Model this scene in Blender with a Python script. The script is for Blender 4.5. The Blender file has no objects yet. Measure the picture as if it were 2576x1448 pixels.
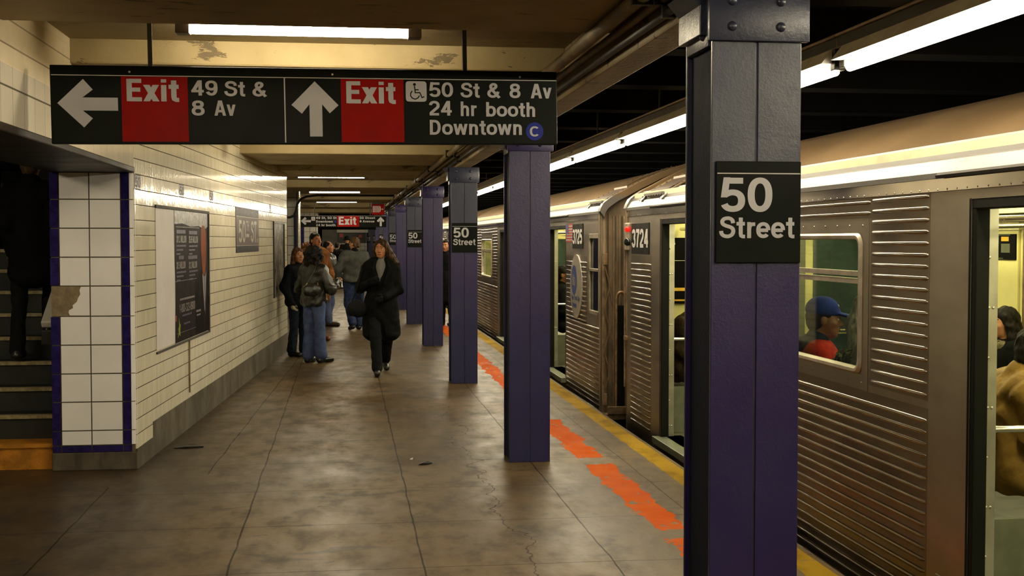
import bpy, bmesh, math, random
import numpy as np
from mathutils import Vector, Matrix
random.seed(7)
R = math.radians
PI = math.pi
scene = bpy.context.scene
COL = scene.collection

# ------------------------------------------------------------------ camera, world, exposure
cam_data = bpy.data.cameras.new('camera')
cam_data.sensor_width = 36.0
cam_data.lens = 36.0 * 3170.0 / 2576.0
cam_data.clip_end = 300
cam_data.clip_start = 0.05
cam = bpy.data.objects.new('camera', cam_data)
COL.objects.link(cam)
cam.location = (0, 0, 1.7)
cam.rotation_euler = (R(90 - 2.186), 0, R(-7.542))
scene.camera = cam

world = bpy.data.worlds.new('world')
world.use_nodes = True
world.node_tree.nodes['Background'].inputs[0].default_value = (1.0, 0.85, 0.6, 1)
world.node_tree.nodes['Background'].inputs[1].default_value = 0.004
scene.world = world

EXPOSURE = 1.45
TUBE_PLATFORM = 42.0      # radiance of the tubes over the platform
TUBE_EDGE = 32.0          # radiance of the tubes over the platform edge
TUBE_CAR = 5.6            # radiance of the light strips inside the cars
WARM = (1.0, 0.85, 0.58)
scene.view_settings.view_transform = 'Standard'
scene.view_settings.look = 'None'
scene.view_settings.exposure = EXPOSURE
scene.view_settings.gamma = 1.0
scene.view_settings.use_curve_mapping = False
scene.cycles.max_bounces = 7
scene.cycles.diffuse_bounces = 4
scene.cycles.glossy_bounces = 3
scene.cycles.transmission_bounces = 4
scene.cycles.transparent_max_bounces = 8
scene.cycles.caustics_reflective = False
scene.cycles.caustics_refractive = False
scene.cycles.sample_clamp_indirect = 4.0

# ------------------------------------------------------------------ node helper
class NT:
    def __init__(s, name):
        s.m = bpy.data.materials.new(name)
        s.m.use_nodes = True
        s.t = s.m.node_tree
        s.b = s.t.nodes['Principled BSDF']
        s.out = s.t.nodes['Material Output']
        s._pos = None
    def n(s, typ, **kw):
        nd = s.t.nodes.new(typ)
        for k, v in kw.items():
            setattr(nd, k, v)
        return nd
    def put(s, sock, v):
        if v is None:
            return
        if isinstance(v, bpy.types.NodeSocket):
            s.t.links.new(v, sock)
        else:
            if sock.type == 'RGBA' and len(v) == 3:
                v = (*v, 1)
            sock.default_value = v
    def pos(s):
        if s._pos is None:
            g = s.n('ShaderNodeNewGeometry')
            s._pos = g.outputs['Position']
        return s._pos
    def obj(s):
        return s.n('ShaderNodeTexCoord').outputs['Object']
    def xyz(s, v=None):
        q = s.n('ShaderNodeSeparateXYZ')
        s.put(q.inputs[0], v if v is not None else s.pos())
        return q.outputs
    def comb(s, x=0.0, y=0.0, z=0.0):
        q = s.n('ShaderNodeCombineXYZ')
        for i, v in enumerate((x, y, z)):
            s.put(q.inputs[i], v)
        return q.outputs[0]
    def m_(s, op, a, b=None, c=None, clamp=False):
        q = s.n('ShaderNodeMath', operation=op)
        q.use_clamp = clamp
        for i, v in enumerate((a, b, c)):
            if v is not None:
                s.put(q.inputs[i], v)
        return q.outputs[0]
    def noise(s, scale, detail=3.0, rough=0.55, vec=None, stretch=None, dist=0.0):
        v = vec if vec is not None else s.pos()
        if stretch is not None:
            mp = s.n('ShaderNodeMapping')
            s.put(mp.inputs[0], v)
            mp.inputs['Scale'].default_value = stretch
            v = mp.outputs[0]
        q = s.n('ShaderNodeTexNoise')
        s.put(q.inputs['Vector'], v)
        q.inputs['Scale'].default_value = scale
        q.inputs['Detail'].default_value = detail
        q.inputs['Roughness'].default_value = rough
        q.inputs['Distortion'].default_value = dist
        return q.outputs[0]
    def white(s, vec):
        q = s.n('ShaderNodeTexWhiteNoise')
        s.put(q.inputs[0], vec)
        return q.outputs[0]
    def ramp(s, f, lo, hi):                      # smooth 0..1 between lo and hi
        q = s.n('ShaderNodeMapRange')
        q.interpolation_type = 'SMOOTHSTEP'
        s.put(q.inputs[0], f)
        q.inputs[1].default_value = lo
        q.inputs[2].default_value = hi
        return q.outputs[0]
    def lin(s, f, lo, hi, a, b):
        q = s.n('ShaderNodeMapRange')
        s.put(q.inputs[0], f)
        for i, v in enumerate((lo, hi, a, b)):
            s.put(q.inputs[i + 1], v)
        return q.outputs[0]
    def mix(s, f, a, b):
        q = s.n('ShaderNodeMix', data_type='RGBA')
        s.put(q.inputs[0], f)
        s.put(q.inputs[6], a)
        s.put(q.inputs[7], b)
        return q.outputs[2]
    def dim(s, c, k):
        q = s.n('ShaderNodeVectorMath', operation='SCALE')
        s.put(q.inputs[0], c)
        q.inputs['Scale'].default_value = k
        return q.outputs[0]
    def bump(s, h, strength=0.3, dist=0.01, nrm=None):
        q = s.n('ShaderNodeBump')
        q.inputs['Strength'].default_value = strength
        q.inputs['Distance'].default_value = dist
        s.put(q.inputs['Height'], h)
        if nrm is not None:
            s.put(q.inputs['Normal'], nrm)
        return q.outputs[0]
    def set(s, col=None, rough=None, metal=None, nrm=None, spec=None, coat=None):
        s.put(s.b.inputs['Base Color'], col)
        s.put(s.b.inputs['Roughness'], rough)
        s.put(s.b.inputs['Metallic'], metal)
        s.put(s.b.inputs['Normal'], nrm)
        s.put(s.b.inputs['Specular IOR Level'], spec)
        s.put(s.b.inputs['Coat Weight'], coat)
        return s.m

def srgb(r, g, b):
    f = lambda c: c / 12.92 if c <= 0.04045 else ((c + 0.055) / 1.055) ** 2.4
    return (f(r / 255), f(g / 255), f(b / 255))

def plain(name, col, rough=0.6, metal=0.0, var=0.12, scale=9.0, bump=0.0, bscale=60.0, spec=None, stretch=None):
    t = NT(name)
    f = t.noise(scale, 3, vec=t.obj(), stretch=stretch)
    c = t.mix(t.ramp(f, 0.3, 0.7), tuple(x * (1 - var) for x in col), tuple(min(1, x * (1 + var)) for x in col))
    nrm = t.bump(t.noise(bscale, 2, vec=t.obj()), bump, 0.01) if bump else None
    lo, hi = max(0.02, rough - 0.06), min(1, rough + 0.06)
    if lo < .285 < hi:
        lo, hi = .285, max(hi, .34)
    r = t.lin(f, 0.3, 0.7, lo, hi)
    return t.set(c, r, metal, nrm, spec)

def emit(name, col, strength, base=(0.8, 0.8, 0.8)):
    t = NT(name)
    t.put(t.b.inputs['Base Color'], base)
    t.put(t.b.inputs['Emission Color'], col)
    t.b.inputs['Emission Strength'].default_value = strength
    return t.m

# ------------------------------------------------------------------ mesh builder
class MB:
    def __init__(s):
        s.v, s.f, s.mi, s.k = [], [], [], 0
    def mat(s, k):
        s.k = k
        return s
    def add(s, vs, fs):
        b = len(s.v)
        s.v.extend([tuple(p) for p in vs])
        for f in fs:
            s.f.append(tuple(b + i for i in f))
            s.mi.append(s.k)
        return s
    def box(s, x0, x1, y0, y1, z0, z1):
        vs = [(x, y, z) for x in (x0, x1) for y in (y0, y1) for z in (z0, z1)]
        return s.add(vs, [(0, 1, 3, 2), (4, 6, 7, 5), (0, 4, 5, 1), (2, 3, 7, 6), (0, 2, 6, 4), (1, 5, 7, 3)])
    def obox(s, c, ax, ay, az, hx, hy, hz):           # oriented box: centre, three axes, half sizes
        c, ax, ay, az = map(Vector, (c, ax, ay, az))
        vs = [c + ax * (i * hx) + ay * (j * hy) + az * (k * hz) for i in (-1, 1) for j in (-1, 1) for k in (-1, 1)]
        return s.add(vs, [(0, 1, 3, 2), (4, 6, 7, 5), (0, 4, 5, 1), (2, 3, 7, 6), (0, 2, 6, 4), (1, 5, 7, 3)])
    def bar(s, a, b, w, h, up=(0, 0, 1)):             # rectangular bar from a to b
        a, b = Vector(a), Vector(b)
        d = (b - a)
        L = d.length
        d.normalize()
        u = Vector(up)
        if abs(d.dot(u)) > 0.99:
            u = Vector((1, 0, 0))
        sd = d.cross(u).normalized()
        u = sd.cross(d)
        return s.obox((a + b) / 2, d, sd, u, L / 2, w / 2, h / 2)
    def quad(s, a, b, c, d):
        return s.add([a, b, c, d], [(0, 1, 2, 3)])
    def poly(s, pts):
        return s.add(pts, [tuple(range(len(pts)))])
    def tube(s, path, r, n=8, cap=True):
        path = [Vector(p) for p in path]
        rr = r if isinstance(r, (list, tuple)) else [r] * len(path)
        rings = []
        ref = None
        for i, p in enumerate(path):
            d = (path[min(i + 1, len(path) - 1)] - path[max(i - 1, 0)]).normalized()
            if ref is None:
                ref = Vector((0, 0, 1)) if abs(d.z) < 0.9 else Vector((1, 0, 0))
            u = (ref - d * ref.dot(d)).normalized()
            w = d.cross(u)
            ref = u
            rings.append([p + (u * math.cos(2 * PI * k / n) + w * math.sin(2 * PI * k / n)) * rr[i] for k in range(n)])
        vs = [q for rg in rings for q in rg]
        fs = []
        for i in range(len(rings) - 1):
            for k in range(n):
                fs.append((i * n + k, i * n + (k + 1) % n, (i + 1) * n + (k + 1) % n, (i + 1) * n + k))
        if cap:
            fs.append(tuple(reversed(range(n))))
            fs.append(tuple((len(rings) - 1) * n + k for k in range(n)))
        return s.add(vs, fs)
    def dome(s, c, nrm, r, h=None, n=10, m=3):        # rivet head
        c, nz = Vector(c), Vector(nrm).normalized()
        h = h or r * 0.7
        u = nz.orthogonal().normalized()
        w = nz.cross(u)
        vs, fs = [], []
        for j in range(m):
            a = j / m * PI / 2
            for k in range(n):
                t = 2 * PI * k / n
                vs.append(c + (u * math.cos(t) + w * math.sin(t)) * (r * math.cos(a)) + nz * (h * math.sin(a)))
        vs.append(c + nz * h)
        for j in range(m - 1):
            for k in range(n):
                fs.append((j * n + k, j * n + (k + 1) % n, (j + 1) * n + (k + 1) % n, (j + 1) * n + k))
        for k in range(n):
            fs.append(((m - 1) * n + k, (m - 1) * n + (k + 1) % n, m * n))
        return s.add(vs, fs)
    def ball(s, c, r, n=12, m=8):
        c = Vector(c)
        r = r if isinstance(r, (tuple, list)) else (r, r, r)
        vs = [c + Vector((0, 0, -r[2]))]
        for j in range(1, m):
            a = -PI / 2 + PI * j / m
            for k in range(n):
                t = 2 * PI * k / n
                vs.append(c + Vector((r[0] * math.cos(a) * math.cos(t), r[1] * math.cos(a) * math.sin(t), r[2] * math.sin(a))))
        vs.append(c + Vector((0, 0, r[2])))
        fs = [(0, 1 + (k + 1) % n, 1 + k) for k in range(n)]
        for j in range(m - 2):
            for k in range(n):
                fs.append((1 + j * n + k, 1 + j * n + (k + 1) % n, 1 + (j + 1) * n + (k + 1) % n, 1 + (j + 1) * n + k))
        L = len(vs) - 1
        fs += [(1 + (m - 2) * n + k, 1 + (m - 2) * n + (k + 1) % n, L) for k in range(n)]
        return s.add(vs, fs)
    def prism(s, prof, y0, y1, axis='y', closed=True, caps=True):     # profile of (a, b) swept along an axis
        n = len(prof)
        P = {'y': lambda a, b, t: (a, t, b), 'x': lambda a, b, t: (t, a, b), 'z': lambda a, b, t: (a, b, t)}[axis]
        vs = [P(a, b, y0) for a, b in prof] + [P(a, b, y1) for a, b in prof]
        fs = [(i, (i + 1) % n, n + (i + 1) % n, n + i) for i in range(n if closed else n - 1)]
        if closed and caps:
            fs += [tuple(reversed(range(n))), tuple(range(n, 2 * n))]
        return s.add(vs, fs)
    def build(s, name, mats, parent=None, bevel=0.0, smooth=False, seg=2, loc=None, fixn=True):
        me = bpy.data.meshes.new(name)
        me.from_pydata(s.v, [], s.f)
        mats = mats if isinstance(mats, (list, tuple)) else [mats]
        for m in mats:
            me.materials.append(m)
        me.polygons.foreach_set('material_index', s.mi)
        if bevel or fixn:
            bm = bmesh.new()
            bm.from_mesh(me)
            if fixn:
                bmesh.ops.recalc_face_normals(bm, faces=bm.faces)
            if bevel:
                bmesh.ops.bevel(bm, geom=[e for e in bm.edges if len(e.link_faces) == 2 and e.calc_face_angle(0) > 0.5], offset=bevel, segments=seg, profile=0.5, affect='EDGES', clamp_overlap=True)
            bm.to_mesh(me)
            bm.free()
        if smooth:
            me.shade_smooth() if hasattr(me, 'shade_smooth') else me.polygons.foreach_set('use_smooth', [True] * len(me.polygons))
            try:
                me.set_sharp_from_angle(angle=R(smooth if smooth is not True else 40))
            except Exception:
                pass
        o = bpy.data.objects.new(name, me)
        COL.objects.link(o)
        if parent is not None:
            o.parent = parent
        if loc is not None:
            o.location = loc
        return o

def tag(o, label=None, cat=None, group=None, kind=None):
    if label: o['label'] = label
    if cat: o['category'] = cat
    if group: o['group'] = group
    if kind: o['kind'] = kind
    return o

def thing(name, label, cat, loc=(0, 0, 0), rz=0.0, group=None):
    o = bpy.data.objects.new(name, None)
    o.empty_display_size = 0.1
    COL.objects.link(o)
    o.location = loc
    o.rotation_euler = (0, 0, rz)
    return tag(o, label, cat, group)

def struct(o):
    o['kind'] = 'structure'
    return o

def copy_tree(o, parent=None):
    c = o.copy()
    COL.objects.link(c)
    if parent is not None:
        c.parent = parent
    for ch in list(o.children):
        copy_tree(ch, c)
    return c

# ------------------------------------------------------------------ stroke lettering (cap height = 1)
W_ = 0.19
TW = 0.165      # stroke of the sign lettering
def arc(cx, cy, rx, ry, a0, a1, n=22, p=2.3):
    out = []
    for i in range(n + 1):
        a = R(a0 + (a1 - a0) * i / n)
        c, s_ = math.cos(a), math.sin(a)
        k = (abs(c) ** p + abs(s_) ** p) ** (-1 / p)
        out.append((cx + rx * k * c, cy + ry * k * s_))
    return out
def spl(pts, n=5):
    out = []
    P = [pts[0]] + list(pts) + [pts[-1]]
    for i in range(1, len(P) - 2):
        p0, p1, p2, p3 = P[i - 1:i + 3]
        for j in range(n):
            t = j / n
            out.append(tuple(0.5 * (2 * p1[k] + (p2[k] - p0[k]) * t + (2 * p0[k] - 5 * p1[k] + 4 * p2[k] - p3[k]) * t * t + (3 * p1[k] - p0[k] - 3 * p2[k] + p3[k]) * t ** 3) for k in (0, 1)))
    out.append(tuple(pts[-1]))
    return out
# strokes: ('L', points), ('C', closed points), ('D', (x0,y0), (x1,y1), horizontal half width)
def _glyphs():
    L, C, D = 'L', 'C', 'D'
    h = 0.095
    g = {}
    g['0'] = (0.66, [(C, arc(.33, .5, .215, .415, 0, 360, 40))])
    g['5'] = (0.66, [(L, [(.15, .905), (.58, .905)]), (D, (.125, .42), (.19, 1.0), .09), (L, [(.13, .50)] + arc(.33, .325, .215, .24, 128, -155, 26))])
    g['4'] = (0.66, [(L, [(.45, 0), (.45, 1)]), (L, [(.03, .29), (.62, .29)]), (D, (.12, .29), (.43, .98), .115)])
    g['9'] = (0.66, [(C, arc(.32, .665, .205, .245, 0, 360, 30)), (L, arc(.32, .5, .215, .415, 15, -145, 22))])
    g['8'] = (0.66, [(C, arc(.33, .735, .185, .175, 0, 360, 28)), (C, arc(.33, .295, .215, .215, 0, 360, 30))])
    g['2'] = (0.66, [(L, arc(.33, .69, .205, .225, 175, -35, 20) + [(.16, .19), (.13, .09)]), (L, [(.07, .085), (.58, .085)])])
    g['3'] = (0.66, [(L, arc(.32, .735, .19, .175, 165, -85, 22)), (L, arc(.32, .3, .215, .22, 88, -168, 24))])
    g['7'] = (0.62, [(L, [(.06, .905), (.57, .905)]), (L, spl([(.5, .88), (.35, .55), (.25, .0)]))])
    g['1'] = (0.58, [(L, [(.35, 0), (.35, 1)]), (L, [(.1, .74), (.35, .80)])])
    g['S'] = (0.70, [(L, spl([(.58, .69), (.55, .82), (.46, .9), (.34, .92), (.2, .88), (.13, .77), (.16, .65), (.28, .575), (.42, .525), (.55, .45), (.59, .31), (.54, .17), (.43, .095), (.32, .08), (.18, .12), (.105, .21), (.085, .33)]))])
    g['t'] = (0.40, [(L, [(.2, .95), (.2, .2), (.22, .11), (.28, .075), (.38, .075)]), (L, [(.02, .665), (.37, .665)])])
    g['r'] = (0.43, [(L, [(.15, 0), (.15, .74)]), (L, spl([(.15, .42), (.18, .56), (.26, .635), (.40, .645)]))])
    g['e'] = (0.62, [(L, [(.12, .365), (.51, .365)]), (L, arc(.31, .37, .21, .285, 0, 318, 32))])
    g['E'] = (0.66, [(L, [(.19, 0), (.19, 1)]), (L, [(.19, .915), (.61, .915)]), (L, [(.19, .52), (.57, .52)]), (L, [(.19, .085), (.62, .085)])])
    g['F'] = (0.60, [(L, [(.19, 0), (.19, 1)]), (L, [(.19, .915), (.57, .915)]), (L, [(.19, .5), (.52, .5)])])
    g['H'] = (0.74, [(L, [(.17, 0), (.17, 1)]), (L, [(.57, 0), (.57, 1)]), (L, [(.17, .52), (.57, .52)])])
    g['L'] = (0.58, [(L, [(.18, 0), (.18, 1)]), (L, [(.18, .085), (.56, .085)])])
    g['T'] = (0.64, [(L, [(.32, 0), (.32, 1)]), (L, [(.03, .915), (.61, .915)])])
    g['M'] = (0.86, [(L, [(.16, 0), (.16, 1)]), (L, [(.70, 0), (.70, 1)]), (D, (.43, .1), (.18, 1), .1), (D, (.43, .1), (.68, 1), .1)])
    g['I'] = (0.32, [(L, [(.16, 0), (.16, 1)])])
    g['O'] = (0.78, [(C, arc(.39, .5, .28, .415, 0, 360, 36))])
    g['N'] = (0.74, [(L, [(.16, 0), (.16, 1)]), (L, [(.58, 0), (.58, 1)]), (D, (.58, 0), (.16, 1), .11)])
    g['Y'] = (0.68, [(L, [(.34, 0), (.34, .45)]), (D, (.34, .38), (.11, 1), .11), (D, (.34, .38), (.57, 1), .11)])
    g['R'] = (0.70, [(L, [(.17, 0), (.17, 1)]), (L, [(.17, .915), (.4, .915)] + arc(.4, .72, .17, .195, 80, -80, 12) + [(.17, .525)]), (D, (.56, 0), (.38, .5), .11)])
    g['P'] = (0.66, [(L, [(.17, 0), (.17, 1)]), (L, [(.17, .915), (.4, .915)] + arc(.4, .69, .17, .225, 80, -80, 12) + [(.17, .465)])])
    g['B'] = (0.70, [(L, [(.17, 0), (.17, 1)]), (L, [(.17, .915), (.38, .915)] + arc(.38, .735, .16, .18, 80, -80, 10) + [(.17, .55)]), (L, [(.17, .55), (.4, .55)] + arc(.4, .32, .18, .235, 80, -80, 10) + [(.17, .085)])])
    g['U'] = (0.72, [(L, [(.16, 1), (.16, .35)] + arc(.36, .35, .2, .265, 190, 350, 14) + [(.56, .35), (.56, 1)])])
    g['G'] = (0.76, [(L, arc(.38, .5, .27, .415, 42, 350, 30)), (L, [(.42, .44), (.65, .44), (.65, .0)])])
    g['K'] = (0.70, [(L, [(.17, 0), (.17, 1)]), (D, (.2, .4), (.54, 1), .12), (D, (.57, 0), (.33, .6), .12)])
    g['x'] = (0.57, [(D, (.12, 0), (.45, .74), .115), (D, (.45, 0), (.12, .74), .115)])
    g['i'] = (0.30, [(L, [(.15, 0), (.15, .74)]), (L, [(.15, .85), (.15, 1)])])
    g['A'] = (0.72, [(D, (.11, 0), (.34, 1), .105), (D, (.61, 0), (.38, 1), .105), (L, [(.2, .3), (.52, .3)])])
    g['v'] = (0.58, [(D, (.29, 0), (.11, .74), .1), (D, (.29, 0), (.47, .74), .1)])
    g['w'] = (0.82, [(D, (.24, 0), (.1, .74), .095), (D, (.24, 0), (.41, .74), .085), (D, (.58, 0), (.41, .74), .085), (D, (.58, 0), (.72, .74), .095)])
    g['y'] = (0.58, [(D, (.3, .02), (.11, .74), .1), (D, (.22, -.2), (.47, .74), .1), (L, [(.06, -.18), (.24, -.18)])])
    g['k'] = (0.60, [(L, [(.15, 0), (.15, 1)]), (D, (.2, .3), (.46, .74), .11), (D, (.48, 0), (.29, .45), .11)])
    g['h'] = (0.62, [(L, [(.15, 0), (.15, 1)]), (L, spl([(.15, .38), (.18, .56), (.3, .65), (.42, .62), (.475, .5), (.475, .25), (.475, 0)]))])
    g['n'] = (0.62, [(L, [(.15, 0), (.15, .74)]), (L, spl([(.15, .38), (.18, .56), (.3, .65), (.42, .62), (.475, .5), (.475, .25), (.475, 0)]))])
    g['u'] = (0.62, [(L, [(.475, 0), (.475, .74)]), (L, spl([(.475, .36), (.44, .18), (.32, .085), (.2, .12), (.145, .24), (.145, .5), (.145, .74)]))])
    g['o'] = (0.63, [(C, arc(.315, .37, .215, .285, 0, 360, 30))])
    g['b'] = (0.65, [(L, [(.15, 0), (.15, 1)]), (C, arc(.34, .37, .2, .285, 0, 360, 28))])
    g['d'] = (0.65, [(L, [(.5, 0), (.5, 1)]), (C, arc(.31, .37, .2, .285, 0, 360, 28))])
    g['a'] = (0.60, [(L, spl([(.1, .5), (.16, .62), (.3, .655), (.43, .6), (.455, .48), (.455, .2), (.5, .02)])), (L, spl([(.45, .42), (.3, .39), (.15, .32), (.11, .2), (.17, .09), (.3, .085), (.43, .2)]))])
    g['D'] = (0.74, [(L, [(.17, 0), (.17, 1)]), (L, [(.17, .915), (.34, .915)] + arc(.34, .5, .26, .415, 78, -78, 20) + [(.34, .085), (.17, .085)])])
    g['C'] = (0.76, [(L, arc(.39, .5, .28, .415, 42, 318, 32))])
    g['&'] = (0.76, [(L, spl([(.68, .0), (.5, .24), (.33, .48), (.23, .66), (.22, .80), (.29, .90), (.39, .92), (.48, .86), (.49, .74), (.40, .63), (.25, .53), (.13, .41), (.10, .27), (.16, .14), (.30, .08), (.44, .12), (.55, .24), (.61, .42)]))])
    g['.'] = (0.28, [(L, [(.14, 0), (.14, .18)])])
    g[','] = (0.28, [(L, [(.15, .16), (.12, -.14)])])
    g['-'] = (0.40, [(L, [(.06, .37), (.34, .37)])])
    g['$'] = (0.66, g['S'][1] + [(L, [(.33, -.08), (.33, 1.08)])])
    g['s'] = (0.54, [(L, spl([(.45, .52), (.38, .63), (.26, .66), (.14, .61), (.12, .50), (.22, .42), (.36, .36), (.45, .26), (.4, .12), (.27, .08), (.13, .12), (.09, .23)]))])
    g[' '] = (0.34, [])
    return g
GL = _glyphs()

def ribbon(pts, closed, w):
    P = [Vector((a, b)) for a, b in pts]
    if closed and (P[0] - P[-1]).length < 1e-6:
        P = P[:-1]
    n = len(P)
    Ls, Rs = [], []
    for i in range(n):
        if closed:
            a, b, c = P[(i - 1) % n], P[i], P[(i + 1) % n]
        else:
            a, b, c = P[max(i - 1, 0)], P[i], P[min(i + 1, n - 1)]
        d1 = (b - a) if (b - a).length > 1e-9 else (c - b)
        d2 = (c - b) if (c - b).length > 1e-9 else d1
        d1, d2 = d1.normalized(), d2.normalized()
        n1, n2 = Vector((-d1.y, d1.x)), Vector((-d2.y, d2.x))
        m = (n1 + n2)
        if m.length < 1e-6:
            m = n1
        m.normalize()
        k = w / 2 / max(0.45, m.dot(n1))
        Ls.append(b + m * k)
        Rs.append(b - m * k)
    q = []
    for i in range(n if closed else n - 1):
        j = (i + 1) % n
        q.append((Ls[i], Ls[j], Rs[j], Rs[i]))
    return q

def text_width(s, tracking=0.0, space=0.34):
    return sum((space if c == ' ' else GL[c][0]) + tracking for c in s) - tracking

def write(mb, s, org, ux, uz, size, xs=1.0, tracking=0.0, w=TW, space=0.34, fit=None):
    """Adds lettering: org = baseline start, ux/uz unit axes, size = cap height, fit = total width."""
    org, ux, uz = Vector(org), Vector(ux), Vector(uz)
    if fit:
        xs = fit / (text_width(s, tracking, space) * size)
    x = 0.0
    ww = w
    out = ux.cross(uz).normalized()
    lift = 0
    for c in s:
        adv, st = GL.get(c, GL[' '])
        if c == ' ':
            adv = space
        for e in st:
            if e[0] == 'D':
                (x0, y0), (x1, y1), hw = e[1], e[2], e[3] * w / W_
                qs = [((x0 - hw, y0), (x0 + hw, y0), (x1 + hw, y1), (x1 - hw, y1))]
            else:
                qs = ribbon(e[1], e[0] == 'C', ww)
            for j, q in enumerate(qs):
                d = out * (lift % 6 * size * .0018 + (j % 40) * size * .00003)
                mb.quad(*[org + d + ux * ((x + p[0]) * size * xs) + uz * (p[1] * size) for p in q])
            lift += 1
        x += adv + tracking
    return x * size * xs

# ------------------------------------------------------------------ materials
M = {}
def mat_floor():
    t = NT('platform_concrete')
    x, y, z = t.xyz()
    big = t.noise(0.9, 4, 0.6)
    mid = t.noise(3.2, 5, 0.62, stretch=(1.6, 0.8, 1))
    fine = t.noise(30, 6, 0.75, stretch=(.8, 1.6, 1))
    c = t.mix(t.ramp(big, 0.35, 0.65), (0.132, 0.071, 0.020), (0.228, 0.141, 0.047))
    c = t.mix(t.m_('MULTIPLY', t.ramp(mid, 0.48, 0.66), 0.62), c, (0.055, 0.041, 0.024))
    c = t.mix(t.m_('MULTIPLY', t.ramp(fine, 0.46, 0.66), 0.38), c, (0.21, 0.175, 0.115))
    spots = t.noise(2.1, 2, 0.5, stretch=(0.8, 2.2, 1), dist=1.2)
    c = t.mix(t.m_('MULTIPLY', t.ramp(spots, 0.63, 0.69), 0.75), c, (0.035, 0.028, 0.02))
    gum = t.noise(7.0, 1, 0.4)
    c = t.mix(t.m_('MULTIPLY', t.ramp(gum, 0.72, 0.745), 0.7), c, (0.03, 0.025, 0.02))
    # darker brown towards the foot of the left wall
    browning = t.ramp(t.m_('ADD', x, t.m_('MULTIPLY', t.noise(1.3, 3), 0.5)), -0.45, -1.15)
    c = t.mix(t.m_('MULTIPLY', browning, 0.55), c, (0.045, 0.034, 0.022))
    # scored joints
    wob = t.m_('MULTIPLY', t.m_('SUBTRACT', t.noise(2.0, 2), 0.5), 0.03)
    xw = t.m_('ADD', x, wob)
    yw = t.m_('ADD', y, wob)
    j = None
    for x0, w in ((-1.62, .005), (-0.605, .0055), (0.40, .0048), (1.40, .0045), (2.12, .0035)):
        q = t.m_('LESS_THAN', t.m_('ABSOLUTE', t.m_('SUBTRACT', xw, x0)), w)
        if x0 == -1.62:
            q = t.m_('MULTIPLY', q, t.m_('LESS_THAN', y, 8.9))
        j = q if j is None else t.m_('MAXIMUM', j, q)
    wallj = t.m_('ABSOLUTE', t.m_('SUBTRACT', t.m_('SUBTRACT', xw, -0.945), t.m_('MULTIPLY', t.m_('SUBTRACT', y, 10.8), 0.036)))
    j = t.m_('MAXIMUM', j, t.m_('MULTIPLY', t.m_('LESS_THAN', wallj, 0.0055), t.m_('GREATER_THAN', y, 9.3)))
    fy = t.m_('FRACT', t.m_('DIVIDE', t.m_('SUBTRACT', yw, 6.49 - 10 * 1.058), 1.058))
    cross = t.m_('LESS_THAN', t.m_('ABSOLUTE', t.m_('SUBTRACT', fy, 0.5)), 0.5 - 0.0038)
    j = t.m_('MAXIMUM', j, t.m_('SUBTRACT', 1.0, cross))
    # wandering crack
    cr = t.m_('ADD', x, t.m_('MULTIPLY', t.m_('SUBTRACT', t.noise(1.1, 4, 0.6), 0.5), 0.9))
    crack = t.m_('MULTIPLY', t.m_('LESS_THAN', t.m_('ABSOLUTE', t.m_('SUBTRACT', cr, 0.98)), 0.006), t.m_('LESS_THAN', y, 13.0))
    dark = t.m_('MAXIMUM', j, t.m_('MULTIPLY', crack, 0.8))
    c = t.mix(t.m_('MULTIPLY', dark, 0.93), c, (0.014, 0.010, 0.005))
    # worn orange stripe
    n1 = t.noise(2.6, 5, 0.65)
    xo = t.m_('ADD', x, t.m_('MULTIPLY', t.m_('SUBTRACT', n1, 0.5), 0.22))
    o = t.m_('MULTIPLY', t.m_('GREATER_THAN', xo, 1.795), t.m_('LESS_THAN', xo, 1.995))
    yo = t.m_('ADD', y, t.m_('MULTIPLY', t.m_('SUBTRACT', n1, 0.5), 0.35))
    for a, b in ((6.96, 7.18), (9.33, 9.62), (11.7, 14.25)):
        o = t.m_('MULTIPLY', o, t.m_('SUBTRACT', 1.0, t.m_('MULTIPLY', t.m_('GREATER_THAN', yo, a), t.m_('LESS_THAN', yo, b))))
    hole = t.ramp(t.noise(4.6, 5, 0.68, stretch=(1.5, 1, 1)), 0.60, 0.62)
    o = t.m_('MULTIPLY', o, t.m_('SUBTRACT', 1.0, hole))
    c = t.mix(o, c, t.mix(t.ramp(n1, .3, .7), (0.86, 0.125, 0.004), (1.0, 0.19, 0.008)))
    # yellow edge
    ye = t.m_('MULTIPLY', t.m_('GREATER_THAN', t.m_('ADD', x, t.m_('MULTIPLY', t.m_('SUBTRACT', t.noise(6, 4), 0.5), 0.05)), 2.315), t.m_('LESS_THAN', x, 2.47))
    worn = t.ramp(t.noise(9.0, 5, 0.7), 0.60, 0.66)
    ye = t.m_('MULTIPLY', ye, t.m_('SUBTRACT', 1.0, t.m_('MULTIPLY', worn, 0.75)))
    c = t.mix(ye, c, t.mix(t.ramp(mid, .4, .7), (0.60, 0.36, 0.012), (0.33, 0.19, 0.012)))
    paint = t.m_('MAXIMUM', o, ye)
    r = t.lin(t.m_('ADD', t.m_('MULTIPLY', mid, 0.6), t.m_('MULTIPLY', big, 0.4)), 0.35, 0.65, 0.30, 0.56)
    r = t.m_('ADD', r, t.m_('MULTIPLY', paint, 0.3))
    h = t.m_('SUBTRACT', t.m_('ADD', t.m_('MULTIPLY', mid, 0.5), t.m_('ADD', t.m_('MULTIPLY', fine, 0.12), t.m_('MULTIPLY', paint, 0.25))), t.m_('MULTIPLY', dark, 0.8))
    return t.set(t.dim(c, .43), r, 0.0, t.bump(h, 0.35, 0.02), t.lin(t.m_('MAXIMUM', dark, paint), 0, 1, .22, .05))
M['floor'] = mat_floor()

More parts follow.
